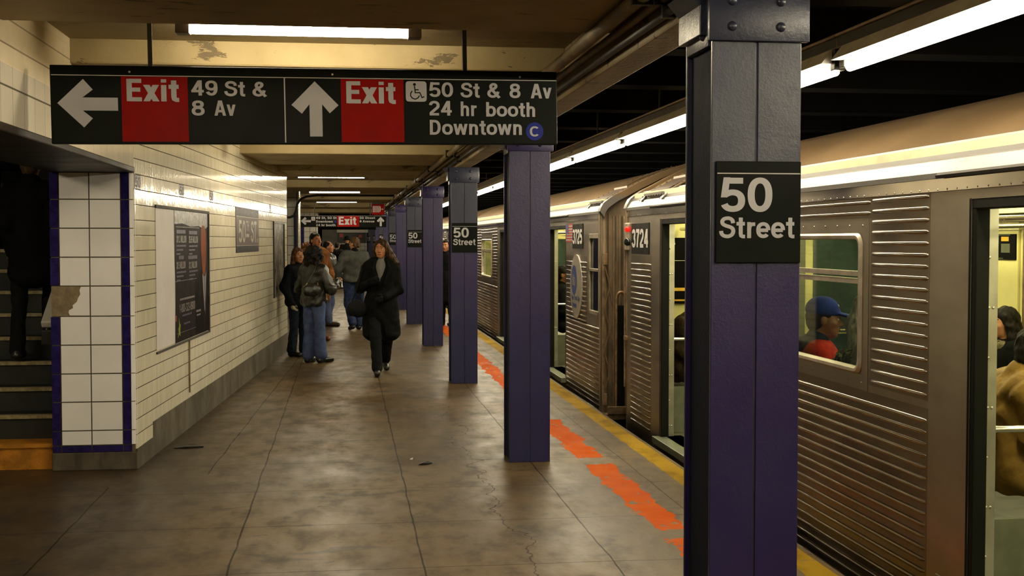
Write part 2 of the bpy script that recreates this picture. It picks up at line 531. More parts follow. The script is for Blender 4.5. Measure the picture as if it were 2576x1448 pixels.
def mat_tile(name, u_dir, pu, pv, v0, tile, hj, vj, hstr=0.85, vstr=0.3, rough=0.10, zmin=None, zmax=None, plaster=None, lim=None):
    """Glazed tile on a vertical wall: u along the wall, rows pv high."""
    t = NT(name)
    x, y, z = t.xyz()
    u = t.m_('ADD', t.m_('MULTIPLY', x, u_dir[0]), t.m_('MULTIPLY', y, u_dir[1]))
    gu, gv = t.m_('DIVIDE', u, pu), t.m_('DIVIDE', t.m_('SUBTRACT', z, v0), pv)
    fu, fv = t.m_('FRACT', gu), t.m_('FRACT', t.m_('ADD', gv, 100.0))
    cell = t.comb(t.m_('FLOOR', gu), t.m_('FLOOR', gv), 0.0)
    wn = t.white(cell)
    du = t.m_('MINIMUM', fu, t.m_('SUBTRACT', 1.0, fu))
    dv = t.m_('MINIMUM', fv, t.m_('SUBTRACT', 1.0, fv))
    hl = t.m_('SUBTRACT', 1.0, t.ramp(dv, hj * 0.6, hj * 1.1))
    vl = t.m_('SUBTRACT', 1.0, t.ramp(du, vj * 0.6, vj * 1.3))
    c = t.mix(wn, tuple(k * 0.96 for k in tile), tuple(min(1, k * 1.04) for k in tile))
    dirt = t.noise(1.2, 4, 0.6, stretch=(1, 1, 0.35))
    c = t.mix(t.m_('MULTIPLY', t.ramp(dirt, 0.55, 0.8), 0.3), c, (tile[0] * .62, tile[1] * .56, tile[2] * .42))
    drip = t.noise(9.0, 3, 0.6, stretch=(1, 1, 0.06))
    c = t.mix(t.m_('MULTIPLY', t.ramp(drip, 0.60, 0.78), 0.06), c, (tile[0] * .6, tile[1] * .52, tile[2] * .36))
    line = t.m_('MAXIMUM', t.m_('MULTIPLY', hl, hstr), t.m_('MULTIPLY', vl, vstr))
    c = t.mix(line, c, (0.045, 0.032, 0.018))
    t.put(t.b.inputs['Specular IOR Level'], t.lin(hl, 0, 1, .5, .04))
    r = t.lin(line, 0, 1, rough, 0.9)
    h = t.m_('ADD', t.m_('MULTIPLY', t.m_('MAXIMUM', hl, t.m_('MULTIPLY', vl, 0.7)), -0.5), t.m_('MULTIPLY', t.noise(14, 2), 0.42))
    tilt = t.m_('MULTIPLY', t.m_('SUBTRACT', wn, 0.5), t.m_('MULTIPLY', t.m_('SUBTRACT', fu, 0.5), 0.5))
    h = t.m_('ADD', h, tilt)
    nrm = t.bump(h, 0.42, 0.006)
    return t, c, r, nrm, z
t, c, r, nrm, z = mat_tile('wall_tile', (0.064, 0.998), 0.062, 0.1137, 2.188, (0.83, 0.775, 0.60), 0.035, 0.07, 0.97, 0.09)
M['wall_tile'] = t.set(c, r, 0, nrm)
t, c, r, nrm, z = mat_tile('header_tile', (0.0, 1.0), 0.2135, 0.193, 2.215, (0.80, 0.75, 0.62), 0.03, 0.02, 0.9, 0.7, 0.1)
up = t.ramp(z, 2.505, 2.512)
pl = t.mix(t.ramp(t.noise(2.5, 4, .6), .35, .7), (0.60, 0.50, 0.32), (0.70, 0.60, 0.41))
seam = t.m_('MINIMUM', t.m_('ABSOLUTE', t.m_('SUBTRACT', z, 2.60)), t.m_('ABSOLUTE', t.m_('SUBTRACT', z, 2.72)))
pl = t.mix(t.m_('MULTIPLY', t.m_('LESS_THAN', seam, 0.004), 0.7), pl, (0.13, 0.09, 0.05))
M['header_tile'] = t.set(t.mix(up, c, pl), t.lin(up, 0, 1, r, 0.6), 0, nrm, 0.5)
t, c, r, nrm, z = mat_tile('far_tile', (1.0, 0.0), 0.2135, 0.2135, 0.294, (0.66, 0.64, 0.58), 0.035, 0.035, 0.9, 0.9, 0.15)
M['far_tile'] = t.set(c, r, 0, nrm)
t, c, r, nrm, z = mat_tile('stair_tile', (1.0, 0.0), 0.2135, 0.2135, 0.294, (0.62, 0.58, 0.48), 0.03, 0.03, 0.9, 0.9, 0.2)
M['stair_tile'] = t.set(c, r, 0, nrm)

def mat_dado():
    t = NT('dado_concrete')
    x, y, z = t.xyz()
    n = t.noise(2.4, 5, 0.65, stretch=(1, 1, 0.6))
    s = t.noise(6.0, 3, 0.6, stretch=(1, 1, 0.2))
    c = t.mix(t.ramp(n, .35, .68), (0.13, 0.10, 0.062), (0.30, 0.26, 0.18))
    c = t.mix(t.m_('MULTIPLY', t.ramp(s, .58, .72), .7), c, (0.055, 0.038, 0.022))
    return t.set(t.dim(c, .42), 0.8, 0, t.bump(n, .4, .02))
M['dado'] = mat_dado()

def mat_ceiling(name, a, b, peel=0.62):
    t = NT(name)
    n = t.noise(1.4, 5, .6)
    c = t.mix(t.ramp(n, .3, .7), a, b)
    p = t.noise(3.0, 6, .68, stretch=(0.6, 1.6, 1.6))
    fl = t.ramp(p, peel, peel + .025)
    c = t.mix(t.m_('MULTIPLY', fl, .75), c, (0.09, 0.062, 0.032))
    rust = t.ramp(t.noise(2.2, 3, .5, stretch=(.5, 1, 1)), .60, .75)
    c = t.mix(t.m_('MULTIPLY', rust, .5), c, (0.22, 0.13, 0.045))
    h = t.m_('ADD', t.m_('MULTIPLY', fl, -1.0), t.m_('MULTIPLY', t.noise(30, 3), .3))
    return t.set(t.dim(c, .52), .7, 0, t.bump(h, .5, .015))
M['ceiling'] = mat_ceiling('ceiling_paint', (0.42, 0.31, 0.13), (0.58, 0.45, 0.22))
M['beam'] = mat_ceiling('beam_paint', (0.48, 0.36, 0.16), (0.66, 0.52, 0.27), .60)
M['girder'] = mat_ceiling('girder_paint', (0.40, 0.30, 0.15), (0.56, 0.43, 0.24), .60)

def mat_column():
    t = NT('column_paint')
    ob = t.obj()
    x, y, z = t.xyz(ob)
    wx, wy, wz = t.xyz()
    k = t.white(t.comb(t.m_('FLOOR', t.m_('DIVIDE', wy, 2.66)), 3.0, 1.0))
    edge = t.m_('ADD', z, t.m_('MULTIPLY', t.m_('SUBTRACT', t.noise(5, 3), .5), .12))
    f = t.ramp(edge, 1.52, 1.75)
    idx = t.m_('FLOOR', t.m_('DIVIDE', t.m_('SUBTRACT', wy, 3.0), 5.325))
    odd = t.m_('MULTIPLY', t.m_('FRACT', t.m_('ADD', t.m_('MULTIPLY', idx, .5), 10.0)), 2.0)
    f = t.m_('MULTIPLY', f, t.lin(odd, 0, 1, 1.0, .22))
    lo = t.mix(k, (0.030, 0.022, 0.122), (0.022, 0.027, 0.118))
    lo = t.mix(t.ramp(t.m_('ADD', z, t.m_('MULTIPLY', t.noise(1.5, 2), .4)), .9, 1.5), lo, (0.036, 0.023, 0.122))
    c = t.mix(f, lo, (0.036, 0.041, 0.078))
    c = t.mix(t.m_('MULTIPLY', t.ramp(t.noise(60, 3, .6), .55, .8), .1), c, (0.06, .055, .11))
    scr = t.noise(22, 4, .7, stretch=(1, 1, .5))
    c = t.mix(t.m_('MULTIPLY', t.ramp(scr, .74, .77), .5), c, (0.45, .43, .5))
    h = t.m_('ADD', t.m_('MULTIPLY', t.noise(120, 3, .6), .5), t.m_('MULTIPLY', t.noise(34, 3, .6), .7))
    return t.set(t.dim(c, .56), t.lin(t.noise(8, 2), .3, .7, .285, .37), 0, t.bump(h, .26, .006), .40)
M['column'] = mat_column()
M['column_side_shade'] = plain('column_paint_shaded', (0.0075, 0.0095, 0.020), .7, 0, .25, 6, .15, 60, .08)  # near-black colour imitates the shade on the column's side faces
M['column_seam'] = plain('column_seam', (0.012, 0.012, 0.03), .5)
M['black_sign'] = plain('sign_black', (0.0042, 0.0052, 0.0035), .42, 0, .2, 6, .03, 40, .07)
M['white_ink'] = plain('white_ink', (0.40, 0.395, 0.415), .45, 0, .03)
M['line_ink'] = plain('line_ink', (0.48, 0.465, 0.44), .45, 0, .03)
M['red_sign'] = plain('sign_red', (0.24, 0.0035, 0.0016), .45, 0, .08, 9, 0, 60, .06)
M['blue_sign'] = plain('sign_blue', (0.003, 0.012, 0.20), .4, 0, .05, 9, 0, 60, .15)
M['dark_metal'] = plain('dark_metal', (0.02, 0.019, 0.017), .45, .3)
M['steel_bolt'] = plain('steel_bolt', (0.55, 0.53, 0.5), .3, 1)
M['white_tile'] = plain('white_tile', (0.86, 0.845, 0.84), .08, 0, .03, 3)
M['blue_tile'] = plain('blue_tile', (0.017, 0.012, 0.085), .12, 0, .3, 20)
M['grout'] = plain('grout', (0.10, 0.085, 0.05), .85, 0, .3, 15, .3)
M['broken_plaster'] = plain('broken_plaster', (0.20, 0.15, 0.085), .85, 0, .3, 12, .5, 50)
M['white_enamel'] = plain('white_enamel', (0.75, 0.72, 0.64), .5, 0, .1)
M['socket'] = plain('lamp_socket', (0.09, 0.06, 0.045), .5, 0, .2)
M['rail_metal'] = plain('rail_metal', (0.30, 0.23, 0.16), .45, .6, .3)
M['tube_platform'] = emit('tube_platform', WARM, TUBE_PLATFORM)
M['tube_edge'] = emit('tube_edge', (1.0, 0.88, 0.64), TUBE_EDGE)
M['tube_car'] = emit('tube_car', (1.0, 0.93, 0.52), TUBE_CAR)
M['pipe'] = plain('pipe_paint', (0.15, 0.105, 0.045), .6, 0, .4, 5, .3, 40)
M['black_pipe'] = plain('black_pipe', (0.015, 0.013, 0.01), .5)
M['tunnel'] = plain('tunnel_soot', (0.004, 0.0035, 0.0026), .9, 0, .4, 2, 0, 60, .08)
M['tunnel_beam'] = plain('tunnel_beam_soot', (0.004, 0.0031, 0.002), .9, 0, .4, 3, 0, 60, .08)
M['track_bed'] = plain('track_bed', (0.02, 0.018, 0.015), .95, 0, .4, 6)
M['soffit'] = plain('soffit_paint', (0.017, 0.012, 0.006), .5, 0, .5, 3, 0, 60, .15)
M['step'] = plain('step_dark', (0.010, 0.011, 0.008), .6, 0, .3, 20)
M['nosing'] = plain('step_nosing', (0.34, 0.28, 0.15), .45, .3, .3, 25)
M['orange_paint'] = plain('orange_paint', (0.40, 0.155, 0.006), .55, 0, .3, 9, .3)
M['stainless'] = plain('stainless', (0.62, 0.58, 0.52), .22, 1, .06)
M['red_notice'] = plain('red_notice', (0.55, 0.05, 0.03), .5)
M['bright_rail'] = plain('bright_rail', (0.85, 0.82, 0.72), .3, .3, .04)
M['grey_wall'] = plain('grey_wall', (0.16, 0.15, 0.125), .7, 0, .3, 1.2)

# ------------------------------------------------------------------ the setting
def sbox(name, mat, *b, bevel=0.0):
    return struct(MB().box(*b).build(name, mat, bevel=bevel))

sbox('floor', M['floor'], -6, 2.5, -14, 100, -0.3, 0)
sbox('floor_track_bed', M['track_bed'], 2.5, 9, -14, 100, -1.5, -1.2)
e_ = MB().box(2.44, 2.505, -14, 100, -1.2, -0.3)
struct(e_.build('wall_platform_face', M['tunnel']))
struct(MB().box(8.0, 8.2, -14, 100, -1.2, 3.6).build('wall_right', M['tunnel']))
struct(MB().box(-6, 8, 100, 100.2, -1.2, 3.6).build('wall_far', M['tunnel']))
struct(MB().box(-6, 8, -14.2, -14, -1.2, 3.6).build('wall_behind', M['grey_wall']))
struct(MB().box(-6.2, -6, -14, 100, 0, 3.6).build('wall_outer', M['stair_tile']))
sbox('ceiling', M['ceiling'], -6, 1.31, -14, 9.6, 2.84, 3.0)
struct(MB().box(-2.1, 1.31, 9.6, 100, 2.84, 3.0).build('ceiling_platform', M['ceiling']))
struct(MB().box(1.31, 8, -14, 100, 3.12, 3.3).build('ceiling_track', M['tunnel']))
BEAMS = [(-10.9, -8.9), (-7.2, -5.2), (-3.5, -1.4), (0.15, 2.25), (3.85, 6.05), (7.45, 9.5), (11.15, 13.12), (14.9, 17.05), (18.6, 20.45), (24.4, 26.5), (31.7, 33.8), (39.1, 41.2), (46.5, 48.6), (54, 56), (61, 63)]
for a, b in BEAMS:
    struct(MB().box(-2.1, 1.31, a, b, 2.70, 2.85).build('ceiling_beam', M['beam'], bevel=.012))
struct(MB().box(1.305, 1.475, -14, 100, 2.553, 3.13).build('ceiling_girder', M['girder'], bevel=.01))
y = -12.0
while y < 70:                                      # sooty roof beams above the track
    struct(MB().box(1.475, 8, y, y + .28, 2.86, 3.13).build('ceiling_track_beam', M['tunnel_beam']))
    y += 1.775

# left wall: header over the opening, pier at the stair, tiled wall running on
struct(MB().box(-2.12, -1.54, -14, 9.585, 2.235, 2.85).build('wall_header', M['header_tile']))
struct(MB().box(-2.14, -1.535, -14, 9.60, 2.195, 2.236).build('trim_header', M['soffit'], bevel=.006))
WA, WB = Vector((-1.54, 9.60)), Vector((-0.888, 19.75))
wd = (WB - WA).normalized()
wn = Vector((wd.y, -wd.x))                          # towards the platform
def wall_prism(mb, a, b, z0, z1, t0, t1):
    pa, pb = WA + wd * a, WA + wd * b
    q = [pa + wn * t1, pb + wn * t1, pb + wn * t0, pa + wn * t0]
    return mb.prism([(p.x, p.y) for p in q], z0, z1, axis='z')
WL = (WB - WA).length
struct(wall_prism(wall_prism(MB(), 0.55, WL, 0.272, 2.86, -0.5, 0), 0.0, 0.55, 0.15, 2.86, -0.5, 0).build('wall_left', M['wall_tile']))
struct(wall_prism(wall_prism(MB(), 0.55, WL, 0, 0.272, -0.5, 0.004), 0.0, 0.55, 0, 0.15, -0.5, 0.004).build('baseboard_left', M['dado']))
struct(MB().box(-6, -1.4, 28.75, 29.2, 0, 2.86).build('wall_recess', M['far_tile']))
struct(MB().box(-1.42, -1.005, 28.66, 29.2, 0, 2.86).build('wall_far_pier', [M['far_tile']]))
struct(MB().box(-1.135, -1.075, 28.645, 28.67, 0, 2.3).build('trim_far_pier', M['blue_tile']))
struct(MB().tube([(-1.03, 28.6, 0), (-1.03, 28.6, 2.84)], .028, 10).build('trim_far_post', M['stainless'], smooth=60))
struct(MB().box(-2.6, -0.99, 47, 47.3, 0, 2.86).build('wall_far_tiles', M['far_tile']))
struct(MB().box(-1.70, -1.50, 46.98, 47.02, 0, 2.6).build('trim_far_tiles', M['blue_tile']))
struct(MB().box(-1.0, -0.35, 56, 56.3, 0, 2.86).build('wall_far_grey', M['grey_wall']))
struct(MB().box(-1.2, 1.3, 74, 74.3, 0, 2.86).build('wall_far_end', M['grey_wall']))
struct(MB().box(-1.0, 1.2, 49.5, 50.2, 2.10, 2.86).build('ceiling_far_soffit', M['tunnel']))

# pier at the stair: real tiles on a grout core
PX = [-2.075, -1.860, -1.636]
PZ = [0.185, 0.294, 0.506, 0.715, 0.927, 1.139, 1.361, 1.573, 1.785, 1.997, 2.195]
pier = MB()
pier.mat(2).box(-2.135, -1.55, 9.592, 10.1, 0.13, 2.2)
g = 0.0045
for i in range(len(PZ) - 1):
    z0, z1 = PZ[i] + g, PZ[i + 1] - g
    broken = i == 5
    for j in range(2):
        if broken and j == 0:
            continue
        pier.mat(0).box(PX[j] + g, PX[j + 1] - g, 9.582, 9.60, z0, z1)
    if not broken:
        pier.mat(1).box(-2.14, PX[0] - g, 9.582, 9.60, z0, z1)
    pier.mat(1).box(PX[2] + g, -1.574, 9.582, 9.60, z0, z1)
for a, b in ((-2.14, PX[0] - g), (PX[0] + g, PX[1] - g), (PX[1] + g, PX[2] - g), (PX[2] + g, -1.574)):
    pier.mat(1).box(a, b, 9.582, 9.60, 0.135, 0.185 - g)
# broken tile: plaster showing, ragged remainder of glaze
pier.mat(3).box(-2.135, PX[1] - .004, 9.587, 9.60, PZ[5] + .002, PZ[6] - .002)
rag = [(-1.925, 1.356), (-1.935, 1.33), (-1.93, 1.30), (-1.945, 1.275), (-1.955, 1.245), (-1.985, 1.22), (-1.982, 1.20), (-2.01, 1.185), (-2.015, 1.165), (-2.005, 1.146), (PX[1] - g, 1.144), (PX[1] - g, 1.356)]
pier.mat(0).add([(a, 9.582, b) for a, b in rag] + [(a, 9.6, b) for a, b in rag], [tuple(range(len(rag)))] + [(i, (i + 1) % len(rag), len(rag) + (i + 1) % len(rag), len(rag) + i) for i in range(len(rag))])
# bullnose corner tiles turning onto the platform wall
for i in range(len(PZ) - 1):
    z0, z1 = PZ[i] + .003, PZ[i + 1] - .003
    prof = [(-1.574 + .036 * math.sin(k / 6 * PI / 2), 9.582 + .04 - .04 * math.cos(k / 6 * PI / 2)) for k in range(7)] + [(-1.538, 9.66), (-1.574, 9.66)]
    pier.mat(0).prism(prof, z0, z1, axis='z')
struct(pier.build('wall_pier', [M['white_tile'], M['blue_tile'], M['grout'], M['broken_plaster']]))
struct(MB().box(-2.145, -1.537, 9.575, 10.1, 0, 0.131).build('baseboard_pier', M['dado'], bevel=.006))

# stair enclosure
struct(MB().box(-4.5, -4.3, 9.6, 24, 0, 5.5).build('wall_stair_side', M['stair_tile']))
struct(MB().box(-2.145, -2.04, 10.1, 24, 0, 5.5).build('wall_stair_inner', M['stair_tile']))
struct(MB().box(-4.5, -2.0, 17.5, 17.7, 0, 5.5).build('wall_stair_back', M['stair_tile']))
struct(MB().box(-4.5, -2.0, 13.5, 24, 5.0, 5.2).build('ceiling_stair', M['ceiling']))

# stairs
st = thing('staircase', 'dark stairs with worn metal nosings and orange bottom riser behind the tiled pier', 'stairs', (-3.2, 9.66, 0))
def rel(mb, o):
    off = Vector(o.location)
    mb.v = [tuple(Vector(p) - off) for p in mb.v]
    return mb
for n in range(11):
    y0, z0 = 9.66 + .28 * n, .178 * n
    y1 = y0 + .30 if n < 10 else 17.4
    top = .19 + .178 * n
    s_ = rel(MB().box(-4.29, -2.15, y0 + .012, y1, max(0, z0 - .02), top - .004), st).build('step', M['orange_paint'] if n in (0, 10) else M['step'], st)
    nb = MB()
    for k in range(3):
        nb.box(-4.29, -2.15, y0 - .006 + .022 * k, y0 + .010 + .022 * k, top - (.026 if k == 0 else .006), top + .002)
    rel(nb, st).build('nosing', M['orange_paint'] if n in (0, 10) else M['nosing'], s_)
# upper flight beyond the landing
for n in range(8):
    y0 = 14.2 + .28 * n
    s_ = rel(MB().box(-4.29, -2.15, y0, 17.4, 1.9 + .178 * n, 2.15 + .178 * n), st).build('step', M['step'], st)
hr = thing('handrail', 'bright steel handrail sloping up the stair wall behind the pier', 'handrail', (-2.2, 10.0, .9))
hb = MB().bar((-2.262, 9.99, 1.05), (-2.262, 13.0, 2.96), .085, .06)
rel(hb, hr).build('rail', M['bright_rail'], hr, bevel=.012)
rel(MB().box(-2.30, -2.15, 9.97, 10.05, .90, 1.01), hr).build('end_cap', M['dark_metal'], hr, bevel=.006)
for q in (10.6, 12.0):
    rel(MB().tube([(-2.144, q, .95 + (q - 9.98) * .636 - .03), (-2.225, q, .95 + (q - 9.98) * .636 + .04)], .012, 8), hr).build('bracket', M['dark_metal'], hr)

kb = thing('ticket_booth', 'far pale booth with dark window at the end of the platform, behind the hat wearer', 'booth', (0, 70, 0))
rel(MB().box(-.55, 1.2, 70, 72.5, 0, 1.52), kb).build('counter_wall', M['far_tile'], kb)
rel(MB().box(-.50, 1.15, 70.1, 72.4, 1.52, 2.1), kb).build('window_band', M['dark_metal'], kb)
rel(MB().box(-.6, 1.25, 69.95, 72.6, 2.1, 2.3), kb).build('roof_slab', M['white_enamel'], kb)
rel(MB().box(-.68, -.56, 69.9, 70.1, 0, 2.25), kb).build('corner_post', M['white_enamel'], kb)
rel(MB().box(-.30, -.10, 70.05, 70.1, 1.84, 2.04), kb).build('red_notice', M['red_notice'], kb)
rel(MB().box(.74, .92, 70.05, 70.1, 1.82, 1.98), kb).build('red_notice', M['red_notice'], kb)

# ------------------------------------------------------------------ steel columns
CY = [4.17 + 5.325 * i for i in range(-2, 14)]
def make_column():
    t = thing('steel_column', '', 'column')
    a = MB()
    W, D = .3145, .335
    # two flange plates at the front with an open seam, web box behind, back flange
    a.mat(0).box(0, W / 2 - .004, 0, .016, 0, 2.552)
    a.mat(0).box(W / 2 + .004, W, 0, .016, 0, 2.552)
    a.mat(1).box(W / 2 - .006, W / 2 + .006, .006, .02, 0, 2.55)
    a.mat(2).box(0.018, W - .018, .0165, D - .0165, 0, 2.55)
    a.mat(0).box(0, W, D - .016, D, 0, 2.55)
    a.build('shaft', [M['column'], M['column_seam'], M['column_side_shade']], t, bevel=.0025)
    p = MB().box(-.017, W + .020, -.024, .002, 2.372, 2.552)
    for rx in (.062, .232):
        for rz in (2.42, 2.505):
            p.dome((rx, -.024, rz), (0, -1, 0), .0175, .016)
    p.build('cap_plate', M['column'], t, bevel=.003, smooth=35)
    q = MB().box(-.03, .0, .05, D - .01, 2.40, 2.552).prism([(-.075, 2.552), (.0, 2.552), (0, 2.50), (-.03, 2.50)], .05, D - .01)
    q.build('bracket_plate', M['column'], t, bevel=.003)
    q = MB().box(-.006, .019, .03, D - .03, 2.36, 2.552)
    for rz in (2.40, 2.455):
        q.dome((-.006, .09, rz), (-1, 0, 0), .016, .014)
    q.build('side_plate', M['column'], t, bevel=.002, smooth=35)
    return t
ORD = ['nearest', 'second', 'third', 'fourth', 'fifth', 'sixth', 'seventh', 'eighth', 'ninth', 'tenth', 'eleventh', 'twelfth', 'thirteenth', 'fourteenth']
col0 = make_column()
for i, cy in enumerate(CY):
    o = col0 if i == 0 else copy_tree(col0)
    o.location = (1.2365, cy, 0)
    k = i - 2
    if k < 0:
        lab = ('purple riveted steel column behind the viewpoint, next to the nearest column in the photo', 'purple riveted steel column farthest behind the viewpoint, at the rear end of the row')[0 if k == -1 else 1]
    elif k == 0:
        lab = 'large purple riveted steel column in front of the train, nearest, slate blue at the top'
    elif k == 1:
        lab = 'purple steel column second from the front, base showing beside the orange stripe'
    else:
        lab = '%s purple steel column from the front, in the row along the platform edge' % ORD[k]
    tag(o, lab, 'column', 'steel columns along the platform edge', 'thing')

def make_column_sign():
    t = thing('column_sign', '', 'sign')
    MB().box(0, .3, -.011, 0, 0, .346).build('plate', M['black_sign'], t, bevel=.003)
    l = MB()
    l.quad((.004, -.0125, .303), (.296, -.0125, .303), (.296, -.0125, .3065), (.004, -.0125, .3065))
    l.build('white_line', M['line_ink'], t, fixn=False)
    w = MB()
    write(w, '50', (.010, -.0125, .174), (1, 0, 0), (0, 0, 1), .117, fit=.192, w=.17)
    write(w, 'Street', (.011, -.0125, .085), (1, 0, 0), (0, 0, 1), .0735, fit=.268)
    w.build('lettering', M['white_ink'], t, fixn=False)
    return t
sg0 = make_column_sign()
for n, k in enumerate([0, 2, 4, 6, 8, 10, 12, 13, -2]):
    o = sg0 if n == 0 else copy_tree(sg0)
    cy = CY[k + 2]
    o.location = (1.2365 + .0125, cy - .001, 1.621 if k == 0 else 1.553)
    w = 'nearest' if k == 0 else (ORD[k] if k > 0 else '')
    lab = 'black 50 Street sign fixed to the %s steel column' % w if k >= 0 else 'black 50 Street sign fixed to a steel column behind the viewpoint'
    tag(o, lab, 'sign', 'station name signs on the columns')

# ------------------------------------------------------------------ lamps over the platform
def make_platform_lamp(hh=.072):
    t = thing('fluorescent_lamp', '', 'lamp')
    MB().prism([(-.05, hh), (.05, hh), (.05, .066), (.062, .044), (-.062, .044), (-.05, .066)], -.63, .63, axis='x').build('housing', M['white_enamel'], t, bevel=.003)
    for s in (-1, 1):
        MB().box(.563 if s > 0 else -.634, .634 if s > 0 else -.563, -.045, .045, -.004, .056).build('socket', M['socket'], t, bevel=.004)
    tb = MB().tube([(-.564, 0, .022), (.564, 0, .022)], .024, 10)
    tb.build('tube', M['tube_platform'], t)
    return t
pl0 = make_platform_lamp()
LAMPY = [-8.55, -1.15, 6.74, 13.75, 22.0] + [29.0 + 7.35 * i for i in range(7)] + [2.75]  # last entry: unseen lamp added to brighten the near column and sign
for i, ly in enumerate(LAMPY):
    o = pl0 if i == 0 else copy_tree(pl0)
    o.location = (-.228, ly, 2.768)
    k = i - 2
    lab = {0: 'bright fluorescent lamp right above and behind the big Exit sign', 1: 'fluorescent lamp hidden behind the big Exit sign', 2: 'short bright fluorescent lamp in the ceiling recess beyond the big Exit sign', -1: 'fluorescent lamp in the ceiling just behind the viewpoint', -2: 'fluorescent lamp in the ceiling far behind the viewpoint'}.get(k)
    if i == 12:
        lab = 'added fluorescent lamp in the ceiling right over the viewpoint, out of view'
    elif lab is None:
        lab = 'distant fluorescent lamp, %s of those over the platform counted from the big Exit sign' % ORD[k]
    tag(o, lab, 'lamp', 'ceiling lamps across the platform')

o = copy_tree(pl0)
o.location = (-3.9, 7.4, 2.768)  # unseen lamp added to light up the steps
tag(o, 'added fluorescent lamp lighting the stairs from the side passage, out of view at left', 'lamp', 'ceiling lamps across the platform')

# lamps over the platform edge: a rail with end-to-end tubes
def make_edge_lamp():
    t = thing('edge_lamp', '', 'lamp')
    MB().mat(0).box(-.045, .045, 0, 2.442, .158, .172).mat(1).box(-.03, .03, 0, 2.442, .104, .157).build('rail', [M['rail_metal'], M['dark_metal']], t, bevel=.003)
    MB().prism([(-.03, .105), (.03, .105), (.085, .035), (-.085, .035)], .06, 2.385).build('reflector', M['white_enamel'], t)
    for y in (.055, 2.387):
        MB().box(-.03, .03, y - .03, y + .03, .0, .106).build('socket', M['dark_metal'], t, bevel=.004)
    MB().tube([(0, .09, 0), (0, 2.352, 0)], .023, 10).build('tube', M['tube_edge'], t)
    MB().tube([(0, 1.22, .165), (0, 1.22, .575)], .008, 6).build('hanger_rod', M['dark_metal'], t)
    return t
el0 = make_edge_lamp()
for i in range(-5, 19):
    o = el0 if i == -5 else copy_tree(el0)
    yy = 6.02 + 2.448 * i
    o.location = (2.45, yy, 2.545)
    if i < 0:
        lab = 'tube light above the platform edge out of view, %s before the nearest visible one' % ['next', 'second', 'third', 'fourth', 'fifth'][-i - 1]
    elif i == 0:
        lab = 'glaring tube light above the train roof at top right, nearest of its row'
    else:
        w = ORD[i] if i < len(ORD) else ['fifteenth', 'sixteenth', 'seventeenth', 'eighteenth', 'nineteenth'][i - len(ORD)]
        lab = '%s tube light of the row above the platform edge, counted from the front' % w
    tag(o, lab, 'lamp', 'tube lights above the platform edge')

# ------------------------------------------------------------------ conduits along the girder
def conduit(name, label, path, r, mat, clamps=True):
    t = thing(name, label, 'pipe', path[0], group='conduits under the ceiling')
    rel(MB().tube(path, r, 10), t).build('pipe', mat, t, smooth=60)
    if clamps:
        y = 1.8
        while y < 60:
            rel(MB().box(path[0][0] - r - .01, path[0][0] + r + .01, y, y + .03, path[0][2] - r - .006, path[0][2] + r + .012), t).build('clamp', M['dark_metal'], t)
            y += 3.1
    return t
conduit('conduit_pipe', 'thick rusty conduit pipe beside the concrete girder, uppermost of the bundle', [(1.17, -13, 2.665), (1.17, 70, 2.665)], .032, M['pipe'])
conduit('conduit_pipe', 'thin conduit pipe beside the concrete girder, middle of the bundle', [(1.255, -13, 2.655), (1.255, 70, 2.655)], .020, M['pipe'])
conduit('conduit_pipe', 'black cable conduit nearest the girder face, lowest of the bundle', [(1.276, -13, 2.60), (1.276, 70, 2.60)], .016, M['black_pipe'])
pts = [(-1.36, 28.6, 2.20), (-1.22, 28.6, 2.20), (-1.12, 28.6, 2.24), (-1.075, 28.58, 2.36), (-1.05, 28.55, 2.50), (-.98, 28.5, 2.60), (-.84, 28.45, 2.665), (-.6, 28.4, 2.69), (1.1, 28.4, 2.69)]
P3 = []
for i in range(len(pts) - 1):
    for j in range(4):
        a, b = Vector(pts[i]), Vector(pts[i + 1])
        P3.append(a.lerp(b, j / 4))
P3.append(Vector(pts[-1]))
conduit('conduit_pipe', 'black conduit bending up the far pier and across the ceiling', P3, .026, M['black_pipe'], False)

# ------------------------------------------------------------------ hanging signs
def flat(mb, pts, y):
    return mb.poly([(a, y, b) for a, b in pts])
ARROW = [(0, .5), (.43, 0), (.588, .217), (.415, .38), (1, .38), (1, .65), (.415, .65), (.578, .81), (.43, 1)]
def wheelchair(mb, x, z, s, y):                     # line figure in a square of side s (x, z lower left)
    q = lambda a, b: (x + a * s, z + b * s)
    mb.poly([(*q(.42 + .07 * math.cos(2 * PI * k / 14), .84 + .07 * math.sin(2 * PI * k / 14)),) for k in range(14)]) if False else None
    mb.poly([(q(.42 + .07 * math.cos(2 * PI * k / 14), .84 + .07 * math.sin(2 * PI * k / 14))[0], y, q(0, .84 + .07 * math.sin(2 * PI * k / 14))[1]) for k in range(14)])
    for pts in ([(.42, .76), (.45, .44), (.68, .44), (.78, .20), (.90, .25)], [(.44, .58), (.62, .58)], [(.30, .52), (.22, .40), (.22, .28), (.30, .17), (.44, .12), (.58, .18), (.66, .30)]):
        for qd in ribbon([q(a, b) for a, b in pts], False, .055 * s):
            mb.quad(*[(a, y, b) for a, b in qd])

